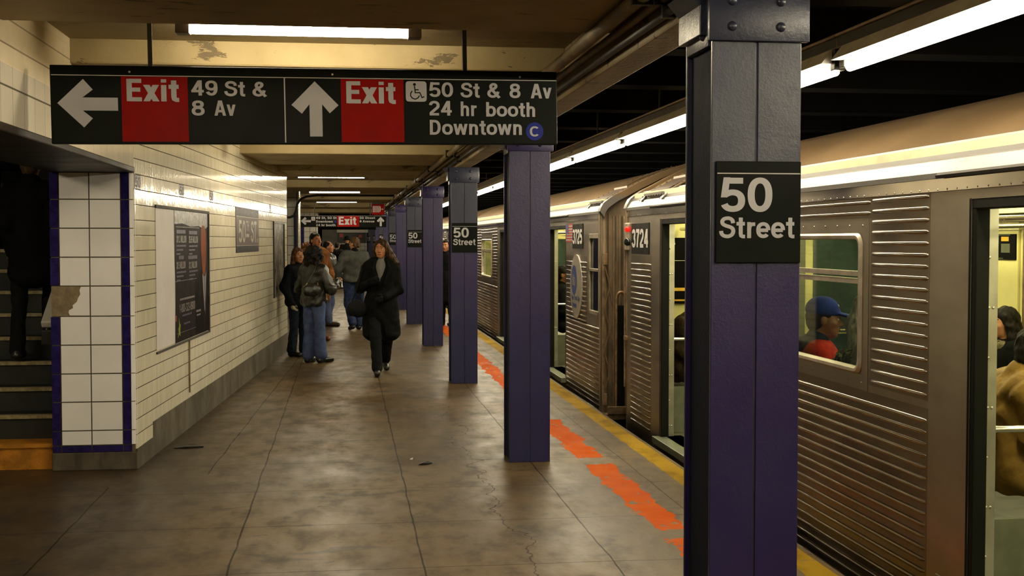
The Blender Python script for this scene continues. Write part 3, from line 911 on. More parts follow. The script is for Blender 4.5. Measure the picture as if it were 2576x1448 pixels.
es = thing('exit_sign', 'big black overhead sign with two red Exit panels and 50 St text, nearest the viewer', 'sign', (-1.425, 6.45, 2.175))
es.rotation_euler = (0, -0.0152, math.atan2(.23, 2.552))
es['group'] = 'overhead exit signs'
L = 2.566
MB().box(0, L, 0, .055, -.004, .382).build('panel', M['black_sign'], es, bevel=.004)
Y1, Y2 = -.0012, -.0024
l = MB()
l.quad((.006, Y1, .3305), (L - .002, Y1, .3325), (L - .002, Y1, .3365), (.006, Y1, .3345))
l.quad((1.129, Y1, .004), (1.135, Y1, .004), (1.135, Y1, .331), (1.129, Y1, .331))
l.build('white_line', M['line_ink'], es, fixn=False)
for x0, x1 in ((.334, .654), (1.417, 1.742)):
    MB().quad((x0, Y1, .007), (x1, Y1, .007), (x1, Y1, .3295), (x0, Y1, .3295)).build('exit_panel', M['red_sign'], es, fixn=False)
a = MB()
flat(a, [(.032 + .285 * u, .314 - .238 * v) for u, v in ARROW], Y1)
a.build('left_arrow', M['white_ink'], es, fixn=False)
a = MB()
flat(a, [(1.165 + .239 * v, .316 - .281 * u) for u, v in reversed(ARROW)], Y1)
a.build('up_arrow', M['white_ink'], es, fixn=False)
t = MB()
X, Z = (1, 0, 0), (0, 0, 1)
write(t, 'Exit', (.346, Y2, .207), X, Z, .110, fit=.268, w=.185)
write(t, 'Exit', (1.431, Y2, .206), X, Z, .112, fit=.272, w=.185)
write(t, '49', (.668, Y2, .238), X, Z, .076, fit=.136)
write(t, 'St', (.832, Y2, .236), X, Z, .076, fit=.105)
write(t, '&', (.970, Y2, .236), X, Z, .074, fit=.075)
write(t, '8', (.667, Y2, .138), X, Z, .076, fit=.070)
write(t, 'Av', (.780, Y2, .138), X, Z, .076, fit=.108)
write(t, '50', (1.872, Y2, .242), X, Z, .077, fit=.134)
write(t, 'St', (2.042, Y2, .241), X, Z, .077, fit=.105)
write(t, '&', (2.184, Y2, .241), X, Z, .077, fit=.075)
write(t, '8', (2.303, Y2, .2405), X, Z, .077, fit=.066)
write(t, 'Av', (2.420, Y2, .240), X, Z, .077, fit=.118)
write(t, '24', (1.870, Y2, .146), X, Z, .076, fit=.128)
write(t, 'hr', (2.036, Y2, .144), X, Z, .076, fit=.094)
write(t, 'booth', (2.172, Y2, .142), X, Z, .076, fit=.278)
write(t, 'Downtown', (1.868, Y2, .046), X, Z, .077, fit=.508)
t.build('lettering', M['white_ink'], es, fixn=False)
w = MB()
w.poly([(1.808 + .055 * math.copysign(abs(math.cos(k * PI / 16)) ** .25, math.cos(k * PI / 16)), Y1, .270 + .053 * math.copysign(abs(math.sin(k * PI / 16)) ** .25, math.sin(k * PI / 16))) for k in range(32)])
wc_ = w.build('access_symbol', M['white_ink'], es, fixn=False)
w = MB()
wheelchair(w, 1.755, .217, .106, Y2)
w.build('wheelchair_figure', M['black_sign'], wc_, fixn=False)
w = MB()
w.poly([(2.441 + .048 * math.cos(2 * PI * k / 40), Y1, .065 + .048 * math.sin(2 * PI * k / 40)) for k in range(40)])
bd = w.build('route_disc', M['blue_sign'], es, fixn=False)
w = MB()
write(w, 'C', (2.412, Y2, .038), X, Z, .054, fit=.056, w=.17)
w.build('lettering', M['white_ink'], bd, fixn=False)
for x in (.375, 1.375, 2.363):
    MB().dome((x, -.001, .352), (0, -1, 0), .006, .004, 8).build('screw', M['steel_bolt'], es)
for x in (.475, 2.072):
    MB().box(x - .011, x + .011, .016, .040, .380, .672).build('hanger_rod', M['dark_metal'], es)

fs = thing('exit_sign', 'distant black overhead sign with one red Exit panel between two white arrows', 'sign', (-1.35, 38, 2.08), group='overhead exit signs')
MB().box(0, 2.58, 0, .06, 0, .345).build('panel', M['black_sign'], fs, bevel=.004)
l = MB().quad((0, Y1, .333), (2.58, Y1, .333), (2.58, Y1, .338), (0, Y1, .338))
l.build('white_line', M['line_ink'], fs, fixn=False)
MB().quad((1.124, Y1, .012), (1.77, Y1, .012), (1.77, Y1, .332), (1.124, Y1, .332)).build('exit_panel', M['red_sign'], fs, fixn=False)
a = MB()
flat(a, [(.049 + .294 * u, .30 - .24 * v) for u, v in ARROW], Y1)
a.build('left_arrow', M['white_ink'], fs, fixn=False)
a = MB()
flat(a, [(2.296 + .228 * v, .311 - .282 * u) for u, v in reversed(ARROW)], Y1)
a.build('up_arrow', M['white_ink'], fs, fixn=False)
t = MB()
write(t, 'Exit', (1.141, Y2, .072), X, Z, .232, fit=.55, w=.2)
write(t, '49 St, 50 St', (.491, Y2, .241), X, Z, .066, fit=.615)
write(t, 'Downtown', (.490, Y2, .134), X, Z, .066, fit=.509)
write(t, '24 hr booth', (.490, Y2, .027), X, Z, .066, fit=.585)
write(t, '50 Street', (1.783, Y2, .244), X, Z, .066, fit=.466)
write(t, '8 Avenue', (1.783, Y2, .142), X, Z, .066, fit=.447)
t.build('lettering', M['white_ink'], fs, fixn=False)
w = MB().quad((.359, Y1, .19), (.469, Y1, .19), (.469, Y1, .305), (.359, Y1, .305))
wc_ = w.build('access_symbol', M['white_ink'], fs, fixn=False)
w = MB()
wheelchair(w, .359, .19, .11, Y2)
w.build('wheelchair_figure', M['black_sign'], wc_, fixn=False)
w = MB()
w.poly([(1.068 + .035 * math.cos(2 * PI * k / 24), Y1, .165 + .035 * math.sin(2 * PI * k / 24)) for k in range(24)])
w.build('route_disc', M['blue_sign'], fs, fixn=False)
for x in (.45, 2.1):
    MB().box(x - .011, x + .011, .018, .042, .34, .77).build('hanger_rod', M['dark_metal'], fs)

hs = thing('fire_hose_sign', 'small square red sign with white coiled hose symbol hanging by the ceiling', 'sign', (.673, 32, 2.333))
MB().box(0, .31, 0, .05, 0, .267).build('panel', M['red_sign'], hs, bevel=.003)
MB().box(0, .31, 0, .05, .267, .30).build('top_rail', M['dark_metal'], hs)
MB().box(.14, .17, .015, .035, .30, .512).build('hanger_rod', M['dark_metal'], hs)
w = MB()
for k in range(6):
    x = .035 + .033 * k
    w.quad((x - .009, Y1, .06), (x + .009, Y1, .06), (x + .009, Y1, .22), (x - .009, Y1, .22))
for qd in ribbon([(.20, .215), (.215, .19), (.215, .10), (.20, .06)], False, .014) + ribbon([(.205, .14), (.29, .14)], False, .012):
    w.quad(*[(p, Y1, q) for p, q in qd])
w.poly([(.265 + .017 * math.cos(2 * PI * k / 12), Y1, .14 + .017 * math.sin(2 * PI * k / 12)) for k in range(12)])
w.build('hose_symbol', M['line_ink'], hs, fixn=False)

# ------------------------------------------------------------------ things on the tiled wall
UX = Vector((wd.x, wd.y, 0))
def wp(u, z, off=0.0):
    p = WA + wd * u + wn * off
    return Vector((p.x, p.y, z))
def wthing(name, label, cat, u, z, group=None):
    t = thing(name, label, cat, wp(u, z), math.atan2(wd.y, wd.x), group)
    return t                                          # local x along the wall, local -y out of the wall, z up
def rect(mb, x0, x1, z0, z1, y):
    return mb.quad((x0, y, z0), (x1, y, z0), (x1, y, z1), (x0, y, z1))

M['poster_white'] = plain('poster_white', (0.70, 0.66, 0.64), .6, 0, .05, 3)
M['poster_dark'] = plain('poster_dark', (0.016, 0.012, 0.014), .5, 0, .2, 4, 0, 30, .03)
M['poster_black'] = plain('poster_black', (0.004, 0.0034, 0.003), .5, 0, .2, 9, 0, 60, .03)
M['poster_skin'] = plain('poster_skin', (0.20, 0.05, 0.016), .5, 0, .25, 6, 0, 60, .04)
M['poster_lilac'] = plain('poster_lilac', (0.09, 0.072, 0.15), .4)
M['poster_grey'] = plain('poster_grey', (0.32, 0.30, 0.285), .4)
M['poster_leaf'] = plain('poster_leaf', (0.22, 0.30, 0.012), .4)
M['poster_red'] = plain('poster_red', (0.35, 0.05, 0.02), .4)
M['worn_edge'] = plain('worn_edge', (0.035, 0.028, 0.022), .7, 0, .6, 14, .4)
def mat_scuff():
    t = NT('scuffed_paper')
    n = t.noise(26, 5, .7)
    c = t.mix(t.ramp(n, .42, .6), (0.02, 0.016, 0.017), (0.24, 0.22, 0.22))
    return t.set(c, .30, 0, t.bump(n, .4, .006), .35)
M['scuff'] = mat_scuff()
def mat_torn():
    t = NT('torn_poster')
    n = t.noise(9, 6, .75, stretch=(1.0, 1.0, .75))
    c = t.mix(t.ramp(n, .47, .55), (0.010, 0.008, 0.006), (0.22, 0.195, 0.15))
    c = t.mix(t.ramp(t.noise(2.3, 2), .55, .6), c, (0.05, .042, .03))
    return t.set(c, .34, 0, t.bump(n, .3, .01), .12)
M['torn'] = mat_torn()

po = wthing('wall_poster', 'half torn dark poster with phone number and suited man, white blank strip on its left', 'poster', .705, .80, 'posters on the tiled wall')
PW, PH = 2.43, 1.168
f = MB()
for b in ((-.012, PW + .012, PH - .014, PH + .012), (-.012, PW + .012, -.012, .006), (PW - .035, PW + .012, -.012, PH + .012)):
    f.box(b[0], b[1], -.014, .01, b[2], b[3])
f.build('frame', M['worn_edge'], po, bevel=.003)
b_ = MB()
zz = [(0, .745), (.3, .74), (.55, .752), (.8, .768), (1.0, .775), (PH, .72)]
rect(b_, 0, .76, 0.02, PH - .012, -.003)
b_.build('blank_paper', M['poster_white'], po, fixn=False)
b_ = MB()
edge = [(.735, 0.012), (.75, .25), (.765, .5), (.742, .7), (.735, .95), (.728, PH - .01)]
b_.poly([(x, -.004, z) for x, z in edge[:1]] + [(PW - .04, -.004, .012), (PW - .04, -.004, PH - .01)] + [(x, -.004, z) for x, z in reversed(edge[1:])])
b_.build('printed_paper', M['poster_dark'], po, fixn=False)
b_ = MB()
b_.poly([(.74, -.0052, PH - .012), (.74, -.0052, 1.035), (1.1, -.0052, 1.045), (1.5, -.0052, 1.02), (1.9, -.0052, 1.03), (2.2, -.0052, 1.0), (PW - .05, -.0052, 1.03), (PW - .05, -.0052, PH - .012)])
b_.build('scuffed_strip', M['scuff'], po, fixn=False)
b_ = MB()
b_.poly([(1.70, -.005, .015), (1.70, -.005, .50), (1.85, -.005, .58), (2.00, -.005, .62), (2.12, -.005, .56), (2.22, -.005, .55), (PW - .05, -.005, .60), (PW - .05, -.005, .02)])
b_.build('suit_picture', M['poster_black'], po, fixn=False)
b_ = MB()
b_.poly([(1.98 + a, -.0056, z) for a, z in ((.02, 1.0), (.0, .9), (.03, .74), (.06, .66), (.10, .58), (.17, .54), (.24, .60), (.29, .72), (.31, .86), (.29, .97), (.22, 1.03), (.10, 1.04))])
b_.build('face_picture', M['poster_skin'], po, fixn=False)
b_ = MB()
b_.poly([(2.12, -.0058, .55), (2.20, -.0058, .15), (2.22, -.0058, .55)])
b_.build('tie_picture', M['poster_lilac'], po, fixn=False)
b_ = MB()
b_.poly([(2.06, -.0055, .58), (2.12, -.0055, .55), (2.19, -.0055, .25), (2.17, -.0055, .2), (2.10, -.0055, .42)])
b_.poly([(2.22, -.0055, .55), (2.27, -.0055, .6), (2.24, -.0055, .4), (2.20, -.0055, .25)])
b_.build('collar_picture', M['poster_grey'], po, fixn=False)
t = MB()
write(t, '$11.3 MILLION', (.825, -.0062, .875), X, Z, .062, fit=.44)
write(t, '$5.85 MILLION', (1.385, -.0062, .872), X, Z, .062, fit=.45)
write(t, '$1.5 MILLION', (.815, -.0062, .648), X, Z, .062, fit=.40)
write(t, '$1.2 MILLION', (1.38, -.0062, .640), X, Z, .062, fit=.40)
write(t, '1-800-323-8900', (.92, -.0062, .262), X, Z, .078, fit=.74, w=.14)
rect(t, .80, 1.90, 1.010, 1.014, -.0062)
rect(t, .73, 1.76, .540, .544, -.0062)
rect(t, .80, 1.70, .088, .091, -.0062)
for z in (.37,):
    for k in range(14):
        rect(t, .95 + .05 * k, .985 + .05 * k, z, z + .018, -.0062)
for k in range(5):
    rect(t, 1.72 + .05 * k, 1.755 + .05 * k, .225, .245, -.0062)
    if k < 4: rect(t, 1.75 + .05 * k, 1.785 + .05 * k, .19, .205, -.0062)
t.build('white_print', M['poster_grey'], po, fixn=False)
t = MB()
for x0, n, z in ((.83, 9, .955), (1.40, 9, .95), (.92, 5, .73), (1.35, 10, .725)):
    for k in range(n):
        rect(t, x0 + .045 * k, x0 + .036 + .045 * k, z, z + .032, -.0062)
for x0, z0 in ((.82, .84), (1.39, .835), (.82, .61), (1.39, .605)):
    for r_ in range(3):
        for k in range(10 - 3 * r_):
            rect(t, x0 + .043 * k, x0 + .035 + .043 * k, z0 - .035 * r_, z0 + .016 - .035 * r_, -.0062)
for k in range(9):
    rect(t, 1.05 + .05 * k, 1.09 + .05 * k, .225, .242, -.0062)
for k in range(6):
    rect(t, 1.12 + .05 * k, 1.16 + .05 * k, .15, .166, -.0062)
t.build('lilac_print', M['poster_lilac'], po, fixn=False)
t = MB().poly([(.84, -.006, .05), (.88, -.006, .1), (.86, -.006, .13), (.90, -.006, .15), (.89, -.006, .23), (.93, -.006, .17), (.97, -.006, .16), (.95, -.006, .12), (.96, -.006, .06), (.91, -.006, .08)])
t.build('leaf_picture', M['poster_leaf'], po, fixn=False)
rect(MB(), 0, 0, 0, 0, 0)
t = rect(MB(), .755, .80, .20, .25, -.006)
t.build('red_scrap', M['poster_red'], po, fixn=False)

po = wthing('wall_poster', 'weathered grey torn poster in a steel frame beside the girl, at the wall end', 'poster', 8.40, .88, 'posters on the tiled wall')
rect(MB(), 0, 1.28, 0, 1.06, -.004).build('printed_paper', M['torn'], po, fixn=False)
f = MB()
for b in ((-.01, 1.30, 1.055, 1.08), (1.272, 1.30, 0, 1.08), (-.012, .008, 0, 1.08)):
    f.box(b[0], b[1], -.02, .01, b[2], b[3])
f.build('frame', M['dark_metal'], po)

M['mosaic_dark'] = plain('mosaic_dark', (0.005, 0.0055, 0.012), .36, 0, .3, 30, .3, 60, .05)
def mat_mosaic():
    t = NT('mosaic_purple')
    x, y, z = t.xyz()
    f = t.m_('FRACT', t.m_('DIVIDE', z, .0158))
    n = t.white(t.comb(t.m_('FLOOR', t.m_('DIVIDE', y, .022)), t.m_('FLOOR', t.m_('DIVIDE', z, .0158)), 0))
    c = t.mix(n, (0.045, 0.028, 0.042), (0.085, 0.054, 0.068))
    g = t.m_('LESS_THAN', f, .3)
    c = t.mix(g, c, (0.17, 0.14, 0.11))
    return t.set(c, .36, 0, spec=.05, nrm=t.bump(t.m_('ADD', t.m_('MULTIPLY', g, -1), t.m_('MULTIPLY', n, .6)), .3, .004))
M['mosaic'] = mat_mosaic()
M['mosaic_white'] = plain('mosaic_white', (0.36, 0.335, 0.29), .36, 0, .15, 40, 0, 60, .1)
ms = wthing('mosaic_sign', 'purple mosaic panel set in the tiled wall reading 50TH ST.', 'sign', 4.93, 1.552)
MB().box(0, 1.93, -.004, .0, 0, .524).build('border', M['mosaic_dark'], ms)
rect(MB(), .012, 1.918, .085, .415, -.0048).build('purple_field', M['mosaic'], ms, fixn=False)
t = MB()
rect(t, .012, 1.918, .078, .084, -.0052)
rect(t, .012, 1.918, .415, .421, -.0052)
t.build('white_line', M['mosaic_white'], ms, fixn=False)
t = MB()
write(t, '50', (.19, -.0056, .115), X, Z, .265, fit=.56, w=.15)
write(t, 'TH', (.80, -.0056, .255), X, Z, .12, fit=.25, w=.13)
rect(t, .79, 1.05, .180, .22, -.0056)
write(t, 'ST.', (1.20, -.0056, .115), X, Z, .265, fit=.62, w=.15)
t.build('lettering', M['mosaic_white'], ms, fixn=False)
for n_, (u, w_) in enumerate(((-.0, .205), (1.69, .215), (3.225, .215), (8.0, .17))):
    q = wthing('number_tile', ['black and white tile numbered 50 at the corner by the pier', 'black and white tile numbered 50 above the white strip of the torn poster', 'black and white tile numbered 50 between the torn poster and the mosaic', 'black and white tile numbered 50 above the far weathered poster'][n_], 'tile', u + .004, 2.076, 'number tiles in the wall')
    rect(MB(), 0, w_, 0, .108, -.0012).build('tile', M['mosaic_dark'], q, fixn=False)
    t = rect(MB(), .012, w_ - .012, .007, .101, -.0018)
    pt = t.build('white_ground', M['white_tile'], q, fixn=False)
    t = MB()
    write(t, '50', (.018, -.0024, .014), X, Z, .08, fit=w_ - .034, w=.24)
    t.build('numerals', M['mosaic_dark'], pt, fixn=False)

# small things on the wall and the floor
cb = wthing('wall_cable', 'thin dark cable running down the tiles below the torn poster', 'cable', 2.06, .32)
rel_ = MB().tube([(0, -.008, 0), (-.004, -.008, .2), (.006, -.008, .47)], .008, 6)
rel_.build('cable', M['broken_plaster'], cb)
def litter(label, x, y, pts, mat, rz_):
    o = thing('litter_scrap', label, 'litter', (x, y, .001), rz_, 'scraps on the platform floor')
    m = MB()
    n = len(pts)
    m.add([(a, b, .004 + .006 * ((i * 7) % 3)) for i, (a, b) in enumerate(pts)] + [(a * .96, b * .96, 0) for a, b in pts], [tuple(range(n))] + [(i, (i + 1) % n, n + (i + 1) % n, n + i) for i in range(n)])
    m.build('scrap', mat, o)
litter('black torn scrap lying on the floor left of the second steel column', .60, 9.50, [(-.06, 0), (-.02, .02), (.03, .035), (.06, .02), (.02, -.01), (-.03, -.02)], M['dark_metal'], .3)
litter('black crumpled scrap at the foot of the dado below the torn poster', -1.28, 10.55, [(-.12, -.05), (-.08, .05), (.02, .07), (.10, .03), (.12, -.04), (0, -.07)], M['dark_metal'], .1)
litter('small white crumb on the floor between the joints left of the second column', .50, 9.72, [(-.012, 0), (0, .01), (.014, .002), (.004, -.01)], M['white_enamel'], 0)

# ------------------------------------------------------------------ subway cars
def mat_steel(name, a, b, rough=0.25, browning=0.5):
    t = NT(name)
    x, y, z = t.xyz()
    n = t.noise(1.8, 4, .6, stretch=(1, .5, 1))
    c = t.mix(t.ramp(n, .3, .7), a, b)
    d = t.noise(3.0, 2, .5, stretch=(1, .35, 1))
    c = t.mix(t.m_('MULTIPLY', t.ramp(d, .48, .75), browning), c, (0.11, 0.075, 0.045))  # brown grime in random patches
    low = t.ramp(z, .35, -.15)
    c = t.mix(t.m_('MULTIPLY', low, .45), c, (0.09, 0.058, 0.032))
    lo, hi = (max(.285, rough - .02), rough + .16) if rough >= .25 else (rough - .04, min(.262, rough + .09))
    r = t.lin(d, .3, .75, lo, hi)
    m = t.lin(d, .45, .8, 0.95, .6)
    return t.set(t.dim(c, .74), r, m, t.bump(t.noise(70, 2, stretch=(1, .08, 1)), .05, .004))
M['car_steel'] = mat_steel('car_steel', (0.36, 0.305, 0.235), (0.50, 0.435, 0.35))
M['car_rib'] = mat_steel('car_rib_steel', (0.46, 0.39, 0.31), (0.60, 0.53, 0.43), .17, .35)
M['car_band'] = mat_steel('car_band_steel', (0.56, 0.50, 0.42), (0.70, 0.64, 0.55), .12, .25)
M['car_back'] = mat_steel('car_panel_steel', (0.22, 0.17, 0.115), (0.32, 0.26, 0.19), .30, .6)
def mat_roof():
    t = NT('car_roof_paint')
    x, y, z = t.xyz()
    n = t.noise(1.3, 5, .62)
    c = t.mix(t.ramp(n, .3, .7), (0.15, 0.092, 0.042), (0.215, 0.138, 0.068))
    edge = t.ramp(z, 2.19, 2.12)
    c = t.mix(edge, c, (0.125, 0.114, 0.102))
    s = t.ramp(t.noise(3.5, 5, .7, stretch=(1, .5, 1)), .60, .70)
    c = t.mix(t.m_('MULTIPLY', s, .35), c, (0.12, 0.06, 0.02))
    b = t.ramp(t.noise(2.3, 1, .3, stretch=(1, 1.2, 2)), .70, .74)
    c = t.mix(t.m_('MULTIPLY', b, .5), c, (0.16, 0.10, 0.05))
    return t.set(t.dim(c, .72), .42, .15, t.bump(n, .15, .01))
M['car_roof'] = mat_roof()
M['car_vent'] = plain('car_vent_rust', (0.034, 0.017, 0.006), .6, .3, .4, 20)
M['rubber'] = plain('door_rubber', (0.004, 0.0045, 0.003), .5, 0, .1, 9, 0, 60, .12)
M['door_steel'] = plain('door_steel', (0.50, 0.48, 0.42), .25, .9, .1)
M['car_frame'] = plain('window_frame_metal', (0.42, 0.36, 0.28), .35, .6, .2)
M['car_dark'] = plain('car_underside', (0.02, 0.016, 0.012), .8, 0, .4)
M['inner_yellow'] = plain('inner_cream', (0.66, 0.60, 0.25), .45, 0, .06, 2)
M['inner_green'] = plain('inner_green', (0.018, 0.042, 0.030), .5, 0, .15)
M['inner_panel'] = plain('inner_grey_green', (0.13, 0.14, 0.095), .35, .3, .15)
M['inner_floor'] = plain('inner_floor', (0.06, 0.058, 0.045), .5)
M['inner_ceiling'] = plain('inner_ceiling', (0.55, 0.52, 0.33), .5)
M['inner_window'] = plain('inner_dark_window', (0.010, 0.016, 0.014), .06)
M['bench'] = plain('bench_grey', (0.10, 0.10, 0.085), .5)
M['card_bright'] = plain('card_bright', (0.85, 0.80, 0.45), .6)
M['number_ink'] = plain('number_ink', (0.86, 0.84, 0.82), .4, 0, .03)
M['gate_steel'] = plain('gate_steel', (0.24, 0.16, 0.085), .45, .6, .35, 12)
M['end_steel'] = plain('end_steel', (0.21, 0.155, 0.095), .45, .35, .35, 3)
M['flag_red'] = plain('flag_red', (0.42, 0.02, 0.015), .4)
M['flag_blue'] = plain('flag_blue', (0.05, 0.045, 0.17), .4)
M['sticker_grey'] = plain('sticker_grey', (0.30, 0.275, 0.23), .5)
M['sticker_blue'] = plain('sticker_blue', (0.02, 0.055, 0.26), .4)
M['ad_gold'] = plain('ad_gold', (0.62, 0.36, 0.02), .4)
M['ad_white'] = plain('ad_white', (0.7, 0.66, 0.5), .4)
M['ad_skin'] = plain('ad_skin', (0.52, 0.32, 0.13), .4)
M['red_lens'] = emit('red_lens', (1.0, 0.012, 0.006), 0.32, (0.3, 0.004, 0.002))
def mat_glass():
    t = NT('car_glass')
    tr = t.n('ShaderNodeBsdfTransparent')
    n = t.noise(1.6, 4, .7, stretch=(1, .6, 3.0))
    t.put(tr.inputs[0], t.mix(t.ramp(n, .4, .62), (0.76, 0.82, 0.70), (0.50, 0.55, 0.44)))
    gl = t.n('ShaderNodeBsdfGlossy')
    gl.inputs['Roughness'].default_value = .04
    t.put(gl.inputs[0], (0.85, 0.9, 0.8))
    fr = t.n('ShaderNodeFresnel')
    fr.inputs[0].default_value = 1.5
    mx = t.n('ShaderNodeMixShader')
    t.put(mx.inputs[0], t.m_('ADD', fr.outputs[0], .04))
    t.t.links.new(tr.outputs[0], mx.inputs[1])
    t.t.links.new(gl.outputs[0], mx.inputs[2])
    t.t.links.new(mx.outputs[0], t.out.inputs[0])
    return t.m
M['car_glass'] = mat_glass()

SX = 2.65
ROOF = [(2.635, 1.975), (2.635, 2.0), (2.672, 2.058), (2.690, 2.066), (2.696, 2.088), (2.722, 2.084), (2.728, 2.108), (2.754, 2.104), (2.760, 2.130), (2.786, 2.126), (2.795, 2.155), (2.845, 2.16), (2.86, 2.168), (3.03, 2.265), (3.3, 2.395), (3.6, 2.49), (3.95, 2.53)]
ROOF_S = [(2.630, 1.985), (2.640, 2.02), (2.668, 2.072), (2.72, 2.112), (2.79, 2.158), (2.86, 2.190), (3.03, 2.280), (3.3, 2.408), (3.6, 2.502), (3.95, 2.542)]
ROOF_SALL = ROOF_S + [(7.9 - a, b) for a, b in reversed(ROOF_S[:-1])]
ROOF_ALL = ROOF + [(7.9 - a, b) for a, b in reversed(ROOF[:-1])]
def roof_z(x):
    for (a, b), (c, d) in zip(ROOF_S, ROOF_S[1:]):
        if a <= x <= c and c > a:
            return b + (d - b) * (x - a) / (c - a)
    return 2.53

def rib_rows(mb, ya, yb, z0, z1, step=.0537):
    z = z0
    while z <= z1 + 1e-6:
        prof = [(SX + .001, -.012), (SX - .0085, -.0095), (SX - .0125, -.002), (SX - .0115, .005), (SX - .006, .0095), (SX + .001, .0105)]
        e = .025
        vs, n = [], len(prof)
        for yy, k in ((ya, 0.0), (ya + e, 1.0), (yb - e, 1.0), (yb, 0.0)):
            for a, b in prof:
                vs.append((SX + (a - SX) * (k if k else .12), yy, z + b * (.55 + .45 * k)))
        fs = []
        for r_ in range(3):
            for i in range(n - 1):
                fs.append((r_ * n + i, r_ * n + i + 1, (r_ + 1) * n + i + 1, (r_ + 1) * n + i))
        mb.add(vs, fs)
        z += step

def rrect(x0, x1, z0, z1, r, n=6):
    out = []
    for cx, cz, a0 in ((x1 - r, z1 - r, 0), (x0 + r, z1 - r, 90), (x0 + r, z0 + r, 180), (x1 - r, z0 + r, 270)):
        for k in range(n + 1):
            a = R(a0 + 90 * k / n)
            out.append((cx + r * math.cos(a), cz + r * math.sin(a)))
    return out

